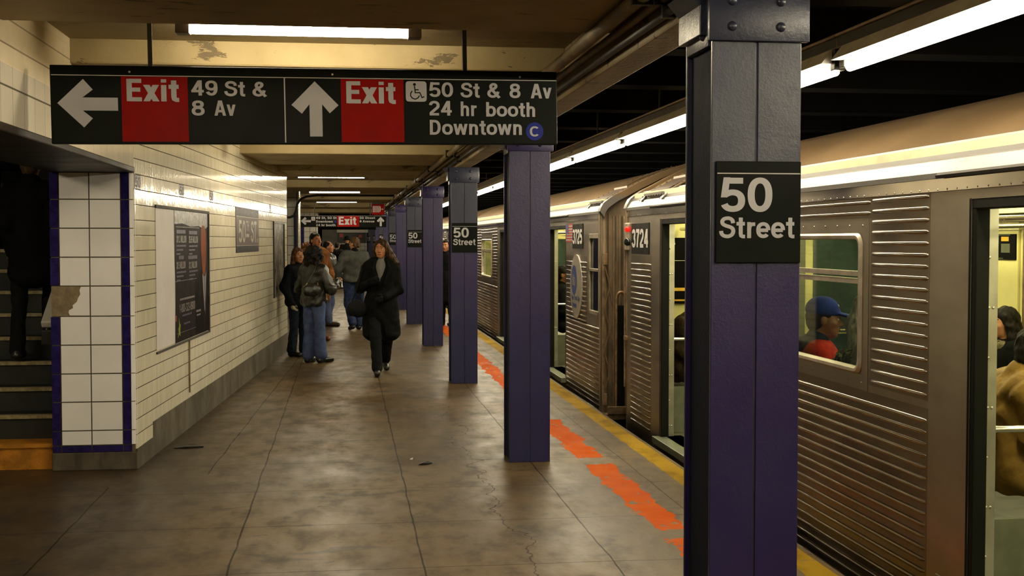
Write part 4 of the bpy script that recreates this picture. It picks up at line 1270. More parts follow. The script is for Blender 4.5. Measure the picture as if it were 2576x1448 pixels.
def make_car(label, y0, y1, doors, windows, ribs, smallwin=(), ends=(True, True), vents=(), inner=True, benches=()):
    car = thing('subway_car', label, 'train car', (SX, y0, 0), 0, 'coupled silver subway cars')
    P = lambda mb, name, mat, parent=car, **k: rel(mb, car).build(name, mat, parent, **k)
    def sub(mb, name, mat, parent, **k):
        return rel(mb, car).build(name, mat, parent, **k)
    # body skin with its openings
    sk = MB()
    cuts = sorted([(a, b, .02, 1.875) for a, b in doors] + [(a + .03, b - .03, c + .03, d - .03) for a, b, c, d in list(windows) + list(smallwin)])
    yy = y0
    for a, b, c, d in cuts:
        sk.box(SX, SX + .05, yy, a, -.16, 1.99)
        if c > .1:
            sk.box(SX, SX + .05, a, b, -.16, c)
        else:
            sk.box(SX, SX + .05, a, b, -.16, c - .03)
        sk.box(SX, SX + .05, a, b, d, 1.99)
        yy = b
    sk.box(SX, SX + .05, yy, y1, -.16, 1.99)
    # letter board and corner posts
    sk.box(SX - .004, SX, y0, y1, -.16, -.125)
    body = P(sk, 'body_side', M['car_steel'])
    P(MB().box(SX - .006, SX, y0, y1, 1.915, 1.985), 'letter_board', M['car_band'], bevel=.0025)
    rb = MB()
    k = y0 + .05
    while k < y1 - .05:
        rb.dome((SX - .006, k, 1.925), (-1, 0, 0), .005, .003, 6, 2)
        k += .09
    sub(rb, 'rivet_row', M['car_steel'], body)
    P(MB().prism([(SX - .02, -.30), (SX + 2.6, -.30), (SX + 2.6, -.15), (SX - .02, -.15)], y0 + .05, y1 - .05).box(SX + .03, SX + 2.5, y0 + .4, y1 - .4, -1.0, -.3), 'underframe', M['car_dark'])
    # ribbed panels
    for a, b, c, d in ribs:
        m = MB().mat(1).box(SX - .001, SX + .002, a, b, c - .025, d + .025).mat(0)
        rib_rows(m, a + .012, b - .012, c, d)
        P(m, 'ribbed_panel', [M['car_rib'], M['car_back']], smooth=60)
    for a, b, c, d in list(windows):
        fr = MB()
        o_, i_ = rrect(a, b, c, d, .07), rrect(a + .035, b - .035, c + .035, d - .035, .045)
        n = len(o_)
        vs = [(SX - .002, p, q) for p, q in o_] + [(SX - .018, p * .65 + s * .35, q * .65 + r_ * .35) for (p, q), (s, r_) in zip(o_, i_)] + [(SX - .016, p * .2 + s * .8, q * .2 + r_ * .8) for (p, q), (s, r_) in zip(o_, i_)] + [(SX + .03, p, q) for p, q in i_]
        fr.add(vs, [(r_ * n + i, r_ * n + (i + 1) % n, (r_ + 1) * n + (i + 1) % n, (r_ + 1) * n + i) for r_ in range(3) for i in range(n)])
        zb = c + (d - c) * .66
        fr.box(SX - .008, SX + .012, a + .03, b - .03, zb + .026, zb + .052)
        fr.box(SX - .004, SX + .016, a + .03, b - .03, zb - .014, zb + .014)
        w = P(fr, 'window', M['car_frame'], smooth=50)
        sub(rect_x(MB(), SX + .022, a + .03, b - .03, c + .03, d - .03), 'glass', M['car_glass'], w, fixn=False)
        pl = MB()
        q = a - .06
        pl.box(SX - .003, SX + .001, a - .075, b + .075, d, d + .075)
        pl.box(SX - .003, SX + .001, a - .075, b + .075, c - .075, c)
        pl.box(SX - .003, SX + .001, a - .075, a, c, d)
        pl.box(SX - .003, SX + .001, b, b + .075, c, d)
        q = a
        while q < b:
            pl.dome((SX - .003, q, d + .038), (-1, 0, 0), .007, .005, 8, 2)
            pl.dome((SX - .003, q, c - .038), (-1, 0, 0), .007, .005, 8, 2)
            q += .17
        sub(pl, 'mounting_plate', M['car_steel'], w)
    for a, b, c, d in smallwin:
        fr = MB()
        for q in ((a, a + .035, c, d), (b - .035, b, c, d), (a, b, c, c + .04), (a, b, d - .05, d), (a, b, (c + d) / 2 + .03, (c + d) / 2 + .06)):
            fr.box(SX - .012, SX + .01, *q)
        w = P(fr, 'cab_window', M['car_frame'], bevel=.003)
        sub(rect_x(MB(), SX + .012, a + .03, b - .03, c + .03, d - .04), 'glass', M['car_glass'], w, fixn=False)
        sub(rect_x(MB(), SX + .045, a + .02, b - .02, c + .02, d - .03), 'blind', M['inner_window'], w, fixn=False)
    # doors: slid open; jambs, sill, gutter
    for a, b in doors:
        dm = MB()
        for y_, s in ((a, 1), (b, -1)):
            lo, hi = (y_ - .012, y_ + .035) if s > 0 else (y_ - .035, y_ + .012)
            dm.mat(0).box(SX + .004, SX + .068, lo, hi, .02, 1.88)
            dm.mat(0).box(SX - .003, SX + .01, min(y_, y_ - s * .02), max(y_, y_ - s * .02), .0, 1.88)
        dm.mat(0).box(SX + .002, SX + .07, a, b, 1.83, 1.885)
        d_ = P(dm, 'doorway', [M['rubber']], bevel=.006)
        for y_, s in ((a, 1), (b, -1)):
            pm = MB().box(SX + .068, SX + .118, min(y_ - s * .05, y_ + s * .012), max(y_ - s * .05, y_ + s * .012), .03, 1.86)
            q = .12
            j = 0
            while q < 1.85:
                pm.dome((SX + .078, y_ + s * .012, q), (0, s, 0), .0075, .006, 8, 2)
                if j % 2 == 0:
                    pm.dome((SX + .098, y_ + s * .012, q), (0, s, 0), .0075, .006, 8, 2)
                q += .215
                j += 1
            sub(pm, 'door_edge', M['door_steel'], d_, smooth=40)
        sub(MB().box(SX - .06, SX + .20, a - .04, b + .04, -.03, .028), 'door_sill', M['inner_panel'], d_, bevel=.004)
        sub(MB().prism([(SX - .03, 1.988), (SX + .002, 2.012), (SX + .002, 1.984), (SX - .026, 1.974)], a - .28, b + .28), 'rain_gutter', M['car_dark'], d_)
    # roof
    rf = P(MB().prism(ROOF_ALL, y0, y1, caps=False, closed=False), 'roof', M['car_roof'], smooth=25)
    vw = .10
    for yv in vents:                                     # rusty louvre panels and riveted straps near the car end
        v = MB()
        xs = [2.70 + .25 * i / 6 for i in range(7)]
        for i in range(6):
            v.quad((xs[i], yv, roof_z(xs[i]) + .012), (xs[i + 1], yv, roof_z(xs[i + 1]) + .012), (xs[i + 1], yv + .58, roof_z(xs[i + 1]) + .012), (xs[i], yv + .58, roof_z(xs[i]) + .012))
        sub(v, 'roof_vent', M['car_vent'], rf)
        v = MB()
        for ys in (yv - .03 - vw, yv + .61):
            for i in range(14):
                x_ = 2.655 + i * .09
                if x_ + .09 < 3.95:
                    v.add([(x_, ys, roof_z(x_) + .010), (x_ + .09, ys, roof_z(x_ + .09) + .010), (x_ + .09, ys + vw, roof_z(x_ + .09) + .010), (x_, ys + vw, roof_z(x_) + .010), (x_, ys, roof_z(x_)), (x_ + .09, ys, roof_z(x_ + .09)), (x_ + .09, ys + vw, roof_z(x_ + .09)), (x_, ys + vw, roof_z(x_))], [(0, 1, 2, 3), (0, 4, 5, 1), (3, 2, 6, 7)])
        for xz in (2.688, 2.962):
            v.bar((xz, yv - .03, roof_z(xz) + .016), (xz, yv + .61, roof_z(xz) + .016), .03, .02)
        sub(v, 'roof_strap', M['car_roof'], rf)
        v = MB()
        for ys in (yv - .08, yv + .66):
            for i in range(22):
                x_ = 2.675 + i * .055
                v.dome((x_, ys, roof_z(x_) + .010), (-.5, 0, .85), .010, .008, 6, 2)
        for i in range(9):
            v.dome((2.668, yv - .1 + i * .09, roof_z(2.668) + .012), (-.6, 0, .8), .010, .008, 6, 2)
        sub(v, 'rivet_row', M['car_vent'], rf)
    for ye, s in ((y0, -1), (y1, 1)):
        if not ends[0 if s < 0 else 1]:
            continue
        rim = MB()
        o_ = [(a, b + .012) for a, b in ROOF_SALL]
        n = len(o_)
        ya, yb = (ye - .06, ye + .06)
        prof = o_
        rim.add([(a, ya, b) for a, b in prof] + [(a, yb, b) for a, b in prof] + [(a + (3.95 - a) * .035, ya, b - .06) for a, b in prof], [(i, i + 1, n + i + 1, n + i) for i in range(n - 1)] + [(i, i + 1, 2 * n + i + 1, 2 * n + i) for i in range(n - 1)])
        sub(rim, 'roof_rim', M['car_roof'], rf, smooth=25)
        e = MB()
        yi = ye - s * .03
        e.mat(0).add([(a, yi, b) for a, b in ROOF_SALL] + [(SX, yi, -.16), (5.25, yi, -.16)], [tuple(range(n)) + (n + 1, n)])
        e.mat(0).tube([(SX + .045, ye - s * .03, -.16), (SX + .045, ye - s * .03, 1.98)], .045, 12)
        for x_ in (2.80, 2.865, 2.91):
            e.mat(0).tube([(x_, ye - s * .03, -.1), (x_, ye - s * .03, 1.95)], .020, 8)
        P(e, 'end_wall', [M['end_steel']], smooth=40)
    # inside
    if inner:
        a, b = y0 + .12, y1 - .12
        P(MB().box(SX + .05, 5.2, a, b, -.03, .028), 'inner_floor', M['inner_floor'])
        fw = P(MB().box(5.15, 5.2, a, b, .028, 2.12), 'inner_wall', M['inner_yellow'])
        sub(MB().box(5.143, 5.15, a, b, .03, .82), 'wainscot', M['inner_green'], fw)
        P(MB().box(SX + .05, 5.2, a, b, 2.10, 2.13).box(SX + .05, SX + .32, a, b, 1.92, 2.10).box(4.9, 5.15, a, b, 1.90, 2.10), 'inner_ceiling', M['inner_ceiling'])
        for yb_ in (a, b):
            bw = P(MB().box(SX + .05, 5.2, yb_ - .02, yb_ + .02, .028, 2.12), 'bulkhead', M['inner_yellow'])
            sub(MB().box(SX + .06, 5.15, yb_ - .024, yb_ + .024, .03, .80), 'wainscot', M['inner_green'], bw)
            sub(MB().box(3.46, 4.36, yb_ - .035, yb_ + .035, .03, 1.98), 'end_door', M['inner_panel'], bw, bevel=.004)
            sub(MB().box(3.56, 4.26, yb_ - .038, yb_ + .038, .95, 1.75), 'end_door_window', M['inner_window'], bw)
            sub(MB().box(4.44, 5.14, yb_ - .03, yb_ + .03, .82, 1.72), 'dark_panel', M['inner_green'], bw)
        for x_ in (3.30, 4.6):
            P(MB().box(x_ - .09, x_ + .09, a + .2, b - .2, 2.065, 2.10), 'light_strip', M['tube_car'])
        for x_ in (3.12, 4.78):
            P(MB().tube([(x_, a + .1, 1.80), (x_, b - .1, 1.80)], .017, 8), 'grab_rail', M['stainless'], smooth=60)
        for wa, wb, wc, wd_ in windows:
            w = P(MB().box(5.135, 5.15, wa - .1, wb + .1, 1.0, 1.66), 'far_window', M['inner_window'])
        for wa, wb in doors:
            P(MB().box(5.13, 5.15, wa, wb, .03, 1.85), 'far_door', M['inner_yellow'], bevel=.004)
        for ba, bb in benches:
            for x0, x1 in ((SX + .07, SX + .52), (4.68, 5.13)):
                P(MB().box(x0, x1, ba, bb, .32, .38).box(x0 + (.0 if x0 < 3 else .05), x1 - (.05 if x0 < 3 else 0), ba + .02, bb - .02, .03, .32), 'bench', M['bench'], bevel=.01)
                for q in (ba, bb):
                    en = MB().box(x0, x1 + (.08 if x0 < 3 else 0), q - .012, q + .012, .03, .43)
                    for zz_ in (.10, .36):
                        for xx_ in (x0 + .06, x1 - .03):
                            en.dome((xx_, q - .012, zz_), (0, -1, 0), .012, .008, 8, 2)
                    P(en, 'bench_end', M['inner_panel'], smooth=40)
                    P(MB().tube([(x0 + .0, q, .84), (x1 + .02, q, .84), (x1 + .04, q, .80), (x1 + .04, q, .43)], .016, 8), 'bench_rail', M['stainless'], smooth=60)
    return car, P, sub

def rect_x(mb, x, y0, y1, z0, z1):                       # rectangle facing the platform
    return mb.quad((x, y1, z0), (x, y0, z0), (x, y0, z1), (x, y1, z1))
YM = (0, -1, 0)

# the near car
W1 = (6.21, 7.96, 1.0, 1.735)
car4, P4, sub4 = make_car('near silver subway car numbered 3724, its window showing a rider in a blue cap', -3.4, 11.72,
    [(-1.5, -.22), (3.83, 5.08), (9.1, 10.42)], [(.9, 2.65, 1.0, 1.735), W1],
    [(5.46, 8.72, -.10, .90), (5.46, 6.11, .985, 1.90), (8.06, 8.72, .985, 1.90), (6.11, 8.06, 1.835, 1.90), (10.74, 11.53, .03, 1.53), (.14, 3.46, -.10, .90)],
    ends=(False, True), vents=(10.52,), benches=((-.05, 3.6), (5.36, 9.0), (10.62, 11.5)))
pl = MB().box(SX - .006, SX, 10.815, 11.50, 1.572, 1.852)
npt = P4(pl, 'number_plate', M['black_sign'], bevel=.002)
t = MB()
write(t, '3724', (SX - .0075, 11.48, 1.632), YM, Z, .165, fit=.65, w=.2)
sub4(t, 'numerals', M['number_ink'], npt, fixn=False)
lt = MB().box(SX - .03, SX + .03, 11.60, 11.69, 1.60, 1.86)
tl = P4(lt, 'marker_light', M['car_frame'], bevel=.01)
sub4(MB().dome((SX - .02, 11.60, 1.80), (-.5, -1, 0), .028, .016, 12, 3), 'red_lens', M['red_lens'], tl, smooth=60)
sub4(MB().dome((SX - .02, 11.60, 1.68), (-.5, -1, 0), .036, .018, 12, 3), 'dark_lens', M['inner_window'], tl, smooth=60)
lk = MB().box(SX - .007, SX, 5.13, 5.36, -.12, .19)
hp = P4(lk, 'access_flap', M['car_steel'], bevel=.002)
sub4(MB().box(SX - .010, SX - .006, 5.22, 5.24, .05, .13), 'key_slot', M['rubber'], hp)
for a_ in ((5.30, 5.46), (8.72, 8.9)):
    pass
# boxing advertisement on the end bulkhead, seen through the rear door
ad = MB().box(2.872, 3.30, 11.545, 11.575, 1.10, 1.72)
adp = P4(ad, 'ad_poster', M['poster_black'])
ya = 11.5435
t = MB()
write(t, 'BEGINS LONG', (2.885, ya, 1.655), X, Z, .034, fit=.19, w=.2)
write(t, '00PM', (2.882, ya, 1.165), X, Z, .040, fit=.055, w=.2)
write(t, 'HBO', (2.952, ya, 1.165), X, Z, .042, fit=.075, w=.24)
t.quad((2.875, ya, 1.503), (3.29, ya, 1.503), (3.29, ya, 1.507), (2.875, ya, 1.507))
sub4(t, 'white_print', M['ad_white'], adp, fixn=False)
t = MB()
write(t, 'YEATHER', (2.882, ya, 1.443), X, Z, .052, fit=.15, w=.2)
write(t, 'HATTON', (2.885, ya, 1.375), X, Z, .052, fit=.135, w=.2)
t.quad((2.875, ya, 1.22), (3.29, ya, 1.22), (3.29, ya, 1.25), (2.875, ya, 1.25))
t.quad((2.875, ya, 1.125), (3.29, ya, 1.125), (3.29, ya, 1.14), (2.875, ya, 1.14))
sub4(t, 'gold_print', M['ad_gold'], adp, fixn=False)
t = MB()
t.poly([(2.88 + a * .5, ya, 1.515 + b) for a, b in ((0, 0), (.01, .06), (.03, .08), (.02, .10), (.035, .125), (.06, .12), (.075, .095), (.06, .075), (.09, .05), (.12, .02), (.10, 0))])
t.poly([(2.955 + a * .6, ya, 1.515 + b) for a, b in ((0, 0), (-.01, .06), (.01, .08), (.005, .11), (.03, .125), (.05, .105), (.045, .08), (.07, .05), (.06, 0))])
t.poly([(2.90 + a * .7, ya, 1.27 + b) for a, b in ((0, 0), (.0, .05), (.03, .06), (.05, .09), (.09, .08), (.10, .05), (.14, .06), (.15, .02), (.12, 0))])
sub4(t, 'boxer_picture', M['ad_skin'], adp, fixn=False)
# cards on the far inner wall by the near door
cd_ = P4(MB().box(5.12, 5.15, 9.12, 9.62, 1.545, 1.745), 'ad_card', M['poster_black'])
t = MB()
for k in range(2):
    t.box(5.117, 5.12, 9.22 + .17 * k, 9.33 + .17 * k, 1.69, 1.725)
sub4(t, 'yellow_print', M['ad_gold'], cd_)
t = MB()
for k in range(2):
    t.box(5.117, 5.12, 9.20 + .18 * k, 9.33 + .18 * k, 1.60, 1.67)
t.box(5.117, 5.12, 9.2, 9.55, 1.735, 1.741).box(5.117, 5.12, 9.3, 9.58, 1.552, 1.558)
sub4(t, 'grey_print', M['inner_panel'], cd_)
P4(MB().box(5.115, 5.15, 9.07, 9.66, 1.775, 1.885), 'lit_card', M['card_bright'], bevel=.003)
P4(MB().box(5.10, 5.15, 8.86, 8.98, .03, 1.9), 'inner_post', M['gate_steel'], bevel=.004)

# the second car
car5, P5, sub5 = make_car('second silver subway car, numbered 3725 with a flag sticker and round emblem', 12.95, 28.3,
    [(15.06, 16.32), (20.3, 21.6), (25.7, 27.0)], [(17.45, 19.15, 1.0, 1.735), (22.78, 24.45, 1.0, 1.715)],
    [(13.0, 14.99, -.10, .76), (13.69, 14.99, .80, 1.49), (16.65, 19.95, -.10, .90), (16.65, 17.36, .985, 1.90), (19.24, 19.95, .985, 1.90), (17.36, 19.24, 1.835, 1.90), (21.95, 25.35, -.10, .90), (21.95, 22.69, .985, 1.90), (24.54, 25.35, .985, 1.90), (22.69, 24.54, 1.835, 1.90)],
    smallwin=((12.99, 13.55, .90, 1.765),), vents=(13.06,), benches=((16.6, 20.0), (21.9, 25.4), (13.6, 14.8)))
pl = MB().box(SX - .006, SX, 13.92, 14.57, 1.60, 1.885)
npt = P5(pl, 'number_plate', M['black_sign'], bevel=.002)
t = MB()
write(t, '3725', (SX - .0075, 14.55, 1.655), YM, Z, .165, fit=.60, w=.2)
sub5(t, 'numerals', M['number_ink'], npt, fixn=False)
fl = MB()
fx, fa, fb, f0, f1 = SX - .004, 15.03, 14.58, 1.675, 1.888
for k in range(13):
    if k % 2 == 0:
        rect_x(fl, fx, fb, fa, f0 + (f1 - f0) * k / 13, f0 + (f1 - f0) * (k + 1) / 13)
fp = P5(fl, 'flag_sticker', M['flag_red'], fixn=False)
sub5(rect_x(MB(), SX - .0025, fb, fa, f0, f1), 'white_ground', M['line_ink'], fp, fixn=False)
sub5(rect_x(MB(), SX - .0055, fa - .19, fa, f0 + (f1 - f0) * 6 / 13, f1), 'canton', M['flag_blue'], fp, fixn=False)
cy_, cz_ = 14.285, 1.165
disc = lambda yc, zc, r_, x_, n=44: MB().poly([(x_, yc - r_ * math.cos(2 * PI * k / n), zc + r_ * math.sin(2 * PI * k / n)) for k in range(n)])
em = MB()
n = 48
em.add([(SX - .017, cy_ - .37 * math.cos(2 * PI * k / n), cz_ + .365 * math.sin(2 * PI * k / n)) for k in range(n)] + [(SX, cy_ - .372 * math.cos(2 * PI * k / n), cz_ + .367 * math.sin(2 * PI * k / n)) for k in range(n)], [tuple(range(n))] + [(k, (k + 1) % n, n + (k + 1) % n, n + k) for k in range(n)])
emp = P5(em, 'round_emblem', M['sticker_grey'])
sub5(disc(14.40, 1.235, .17, SX - .0185), 'blue_disc', M['sticker_blue'], emp, fixn=False)
t = MB()
write(t, 'M', (SX - .02, 14.50, 1.17), YM, Z, .13, fit=.11, w=.2)
write(t, 'T', (SX - .02, 14.41, 1.17), YM, Z, .10, fit=.08, w=.2)
write(t, 'A', (SX - .02, 14.35, 1.17), YM, Z, .08, fit=.07, w=.2)
sub5(t, 'white_letters', M['sticker_grey'], emp, fixn=False)
t = MB()
write(t, 'New York City', (SX - .0185, 14.55, 1.005), YM, Z, .055, fit=.50, w=.17)
write(t, 'Subway', (SX - .0185, 14.52, .925), YM, Z, .055, fit=.28, w=.17)
sub5(t, 'blue_letters', M['sticker_blue'], emp, fixn=False)
# folding lattice gates and spring barriers between the cars
def lattice(P, x0, x1, yv, z0, z1, n, name):
    m = MB()
    h = (z1 - z0) / n
    for k in range(n):
        za, zb = z0 + h * k, z0 + h * (k + 1)
        m.bar((x0, yv, za), (x1, yv, zb), .010, .005, (0, 1, 0))
        m.bar((x1, yv + .006, za), (x0, yv + .006, zb), .010, .005, (0, 1, 0))
    for x_ in (x0, x1):
        m.bar((x_, yv, z0 - .05), (x_, yv, z1 + .03), .009, .009, (0, 1, 0))
    return P(m, name, M['gate_steel'])
lattice(P5, 2.672, 2.795, 12.86, .10, 1.45, 3, 'lattice_gate')
P5(MB().box(2.655, 2.70, 12.83, 12.89, -.02, .10).box(2.655, 2.70, 12.83, 12.89, 1.44, 1.56).bar((2.66, 12.86, .0), (2.66, 12.86, 1.5), .02, .02), 'gate_post', M['gate_steel'], bevel=.004)
P5(MB().box(2.66, 2.95, 12.72, 12.92, -.16, -.10).box(2.68, 2.92, 12.70, 12.74, -.10, -.02), 'step_bracket', M['gate_steel'], bevel=.004)
arch = [(2.79, 12.8, -.08), (2.79, 12.8, 1.08)] + [(2.835 - .045 * math.cos(k / 8 * PI), 12.8, 1.10 + .06 * math.sin(k / 8 * PI)) for k in range(9)] + [(2.88, 12.8, 1.08), (2.88, 12.8, -.08)]
P5(MB().tube(arch, .016, 8), 'spring_barrier', M['gate_steel'], smooth=60)
P5(MB().box(2.795, 2.875, 12.78, 12.82, -.08, 1.02), 'rubber_screen', M['rubber'])
lattice(P4, 2.74, 2.83, 11.80, .05, 1.2, 3, 'lattice_gate')
P4(MB().tube([(2.70, 11.80, -.05), (2.70, 11.80, 1.15)] + [(2.74 - .04 * math.cos(k / 8 * PI), 11.80, 1.17 + .05 * math.sin(k / 8 * PI)) for k in range(9)] + [(2.78, 11.80, 1.15), (2.78, 11.80, -.05)], .014, 8), 'spring_barrier', M['gate_steel'], smooth=60)
P4(MB().box(SX - .02, SX + .03, 11.66, 11.76, .75, .79).bar((SX - .01, 11.74, .3), (SX - .01, 11.74, 1.55), .018, .018), 'grab_iron', M['gate_steel'], bevel=.003)

make_car('third silver subway car, farther along the platform edge', 29.3, 44.7, [(31.4, 32.7), (36.7, 38.0), (42, 43.3)], [(33.85, 35.55, 1.0, 1.735), (39.15, 40.85, 1.0, 1.735)],
    [(29.35, 31.0, -.10, .9), (33.05, 36.35, -.10, .90), (38.35, 41.65, -.10, .90), (33.05, 33.75, .985, 1.9), (35.65, 36.35, .985, 1.9)], vents=(29.42,))
make_car('fourth silver subway car, the most distant one visible', 45.7, 61.1, [(47.8, 49.1), (53.1, 54.4), (58.4, 59.7)], [(50.25, 51.95, 1.0, 1.735), (55.55, 57.25, 1.0, 1.735)],
    [(45.75, 47.4, -.10, .9), (49.45, 52.75, -.10, .90)])

# ------------------------------------------------------------------ people: smooth implicit bodies turned into one mesh
def v3(*a):
    return np.array(a, dtype=float)

class Field:
    """Smooth union of tapered limbs and ellipsoids, meshed as one continuous surface."""
    def __init__(s):
        s.ops = []
    def cap(s, a, b, r1, r2=None, k=.02, sub=False, flat=1.0):
        s.ops.append(('c', np.array(a, float), np.array(b, float), r1, r1 if r2 is None else r2, k, sub, None))
        return s
    def path(s, pts, rs, k=.02):
        for i in range(len(pts) - 1):
            s.cap(pts[i], pts[i + 1], rs[i], rs[i + 1], k)
        return s
    def ell(s, c, r, k=.02, rot=None, sub=False):
        s.ops.append(('e', np.array(c, float), np.array(r, float), 0, 0, k, sub, rot))
        return s
    def mesh(s, h, wob=0.0, wf=20.0, seed=0):
        lo, hi = np.full(3, 1e9), np.full(3, -1e9)
        bbs = []
        for t, a, b, r1, r2, k, sub, rot in s.ops:
            if t == 'c':
                r = max(r1, r2)
                l_, h_ = np.minimum(a, b) - r, np.maximum(a, b) + r
            else:
                e = b if rot is None else np.abs(rot) @ b
                l_, h_ = a - e, a + e
            bbs.append((l_, h_))
            if not sub:
                lo, hi = np.minimum(lo, l_), np.maximum(hi, h_)
        lo, hi = lo - 3 * h - .01, hi + 3 * h + .01
        n = np.ceil((hi - lo) / h).astype(int) + 1
        F = np.full(n, 1.0)
        ax = [lo[i] + h * np.arange(n[i]) for i in range(3)]
        for (t, a, b, r1, r2, k, sub, rot), (l_, h_) in zip(s.ops, bbs):
            m = k + 3 * h
            i0 = np.maximum(0, np.floor((l_ - m - lo) / h).astype(int))
            i1 = np.minimum(n, np.ceil((h_ + m - lo) / h).astype(int) + 1)
            if (i1 <= i0).any():
                continue
            sl = tuple(slice(i0[i], i1[i]) for i in range(3))
            X_, Y_, Z_ = np.meshgrid(ax[0][sl[0]], ax[1][sl[1]], ax[2][sl[2]], indexing='ij', sparse=True)
            if t == 'c':
                d = b - a
                L2 = max(1e-9, float(d @ d))
                px, py, pz = X_ - a[0], Y_ - a[1], Z_ - a[2]
                q = np.clip((px * d[0] + py * d[1] + pz * d[2]) / L2, 0, 1)
                D = np.sqrt((px - q * d[0]) ** 2 + (py - q * d[1]) ** 2 + (pz - q * d[2]) ** 2) - (r1 + (r2 - r1) * q)
            else:
                px, py, pz = X_ - a[0], Y_ - a[1], Z_ - a[2]
                if rot is not None:
                    R_ = rot
                    px, py, pz = (R_[0, 0] * px + R_[1, 0] * py + R_[2, 0] * pz, R_[0, 1] * px + R_[1, 1] * py + R_[2, 1] * pz, R_[0, 2] * px + R_[1, 2] * py + R_[2, 2] * pz)
                k0 = np.sqrt((px / b[0]) ** 2 + (py / b[1]) ** 2 + (pz / b[2]) ** 2)
                k1 = np.sqrt((px / b[0] ** 2) ** 2 + (py / b[1] ** 2) ** 2 + (pz / b[2] ** 2) ** 2)
                D = k0 * (k0 - 1) / np.maximum(k1, 1e-6)
                D = np.where(k0 < .05, -b.min(), D)
            C_ = F[sl]
            if sub:
                D = -D
                hh = np.maximum(k - np.abs(C_ - D), 0) / max(k, 1e-6)
                F[sl] = np.maximum(C_, D) + hh * hh * k * .25
            else:
                hh = np.maximum(k - np.abs(C_ - D), 0) / max(k, 1e-6)
                F[sl] = np.minimum(C_, D) - hh * hh * k * .25
        if wob:
            X_, Y_, Z_ = np.meshgrid(*ax, indexing='ij', sparse=True)
            rs = np.random.RandomState(seed)
            for q in range(5):
                f = rs.uniform(.5, 1.4, 3) * wf * rs.choice([-1, 1], 3)
                F = F + wob / 2.2 * np.sin(f[0] * X_ + f[1] * Y_ + f[2] * Z_ + rs.uniform(0, 6) + 1.5 * np.sin(f[1] * X_ * .7 + f[2] * Z_ * .5))
        return surface_net(F, lo, h)

def surface_net(F, lo, h):
    S = F < 0
    nx, ny, nz = F.shape
    corners = [(i, j, k) for i in (0, 1) for j in (0, 1) for k in (0, 1)]
    def sh(A, c):
        return A[c[0]:nx - 1 + c[0], c[1]:ny - 1 + c[1], c[2]:nz - 1 + c[2]]
    cnt = sum(sh(S, c).astype(np.int8) for c in corners)
    act = (cnt > 0) & (cnt < 8)
    idx = np.argwhere(act)
    ids = np.full(act.shape, -1, dtype=np.int64)
    ids[act] = np.arange(len(idx))
    acc, num = np.zeros((len(idx), 3)), np.zeros(len(idx))
    for a in range(8):
        for b in range(a + 1, 8):
            ca, cb = corners[a], corners[b]
            dif = [cb[i] - ca[i] for i in range(3)]
            if sum(abs(x) for x in dif) != 1:
                continue
            fa = F[idx[:, 0] + ca[0], idx[:, 1] + ca[1], idx[:, 2] + ca[2]]
            fb = F[idx[:, 0] + cb[0], idx[:, 1] + cb[1], idx[:, 2] + cb[2]]
            m = (fa < 0) != (fb < 0)
            t = np.where(m, fa / np.where(fa == fb, 1, fa - fb), 0)
            p = np.array(ca)[None] + t[:, None] * np.array(dif)[None]
            acc[m] += p[m]
            num[m] += 1
    V = lo + h * (idx + acc / np.maximum(num, 1)[:, None])
    faces = []
    for axis in range(3):
        A = np.moveaxis(S, axis, 0)
        I = np.moveaxis(ids, axis, 0)
        e = A[:-1] != A[1:]
        q = np.argwhere(e)
        q = q[(q[:, 1] > 0) & (q[:, 2] > 0) & (q[:, 1] < A.shape[1] - 1) & (q[:, 2] < A.shape[2] - 1)]
        a = I[q[:, 0], q[:, 1] - 1, q[:, 2] - 1]
        b = I[q[:, 0], q[:, 1], q[:, 2] - 1]
        c = I[q[:, 0], q[:, 1], q[:, 2]]
        d = I[q[:, 0], q[:, 1] - 1, q[:, 2]]
        quad = np.stack([a, b, c, d], 1)
        flip = A[q[:, 0], q[:, 1], q[:, 2]]
        if axis == 1:
            flip = ~flip
        quad[~flip] = quad[~flip][:, ::-1]
        faces.append(quad)
    return V, np.concatenate(faces)

def field_obj(fd, name, mats, parent, h, paint=None, **kw):
    V, Fc = fd.mesh(h, **kw)
    me = bpy.data.meshes.new(name)
    me.from_pydata(V.tolist(), [], Fc.tolist())
    for m in (mats if isinstance(mats, (list, tuple)) else [mats]):
        me.materials.append(m)
    if paint is not None:
        cen = V[Fc].mean(1)
        me.polygons.foreach_set('material_index', paint(cen).astype(np.int32))
    me.polygons.foreach_set('use_smooth', [True] * len(me.polygons))
    o = bpy.data.objects.new(name, me)
    COL.objects.link(o)
    if parent is not None:
        o.parent = parent
    return o

def rz(a):
    a = R(a)
    return np.array([[math.cos(a), -math.sin(a), 0], [math.sin(a), math.cos(a), 0], [0, 0, 1]])
def rx(a):
    a = R(a)
    return np.array([[1, 0, 0], [0, math.cos(a), -math.sin(a)], [0, math.sin(a), math.cos(a)]])
def ry(a):
    a = R(a)
    return np.array([[math.cos(a), 0, math.sin(a)], [0, 1, 0], [-math.sin(a), 0, math.cos(a)]])

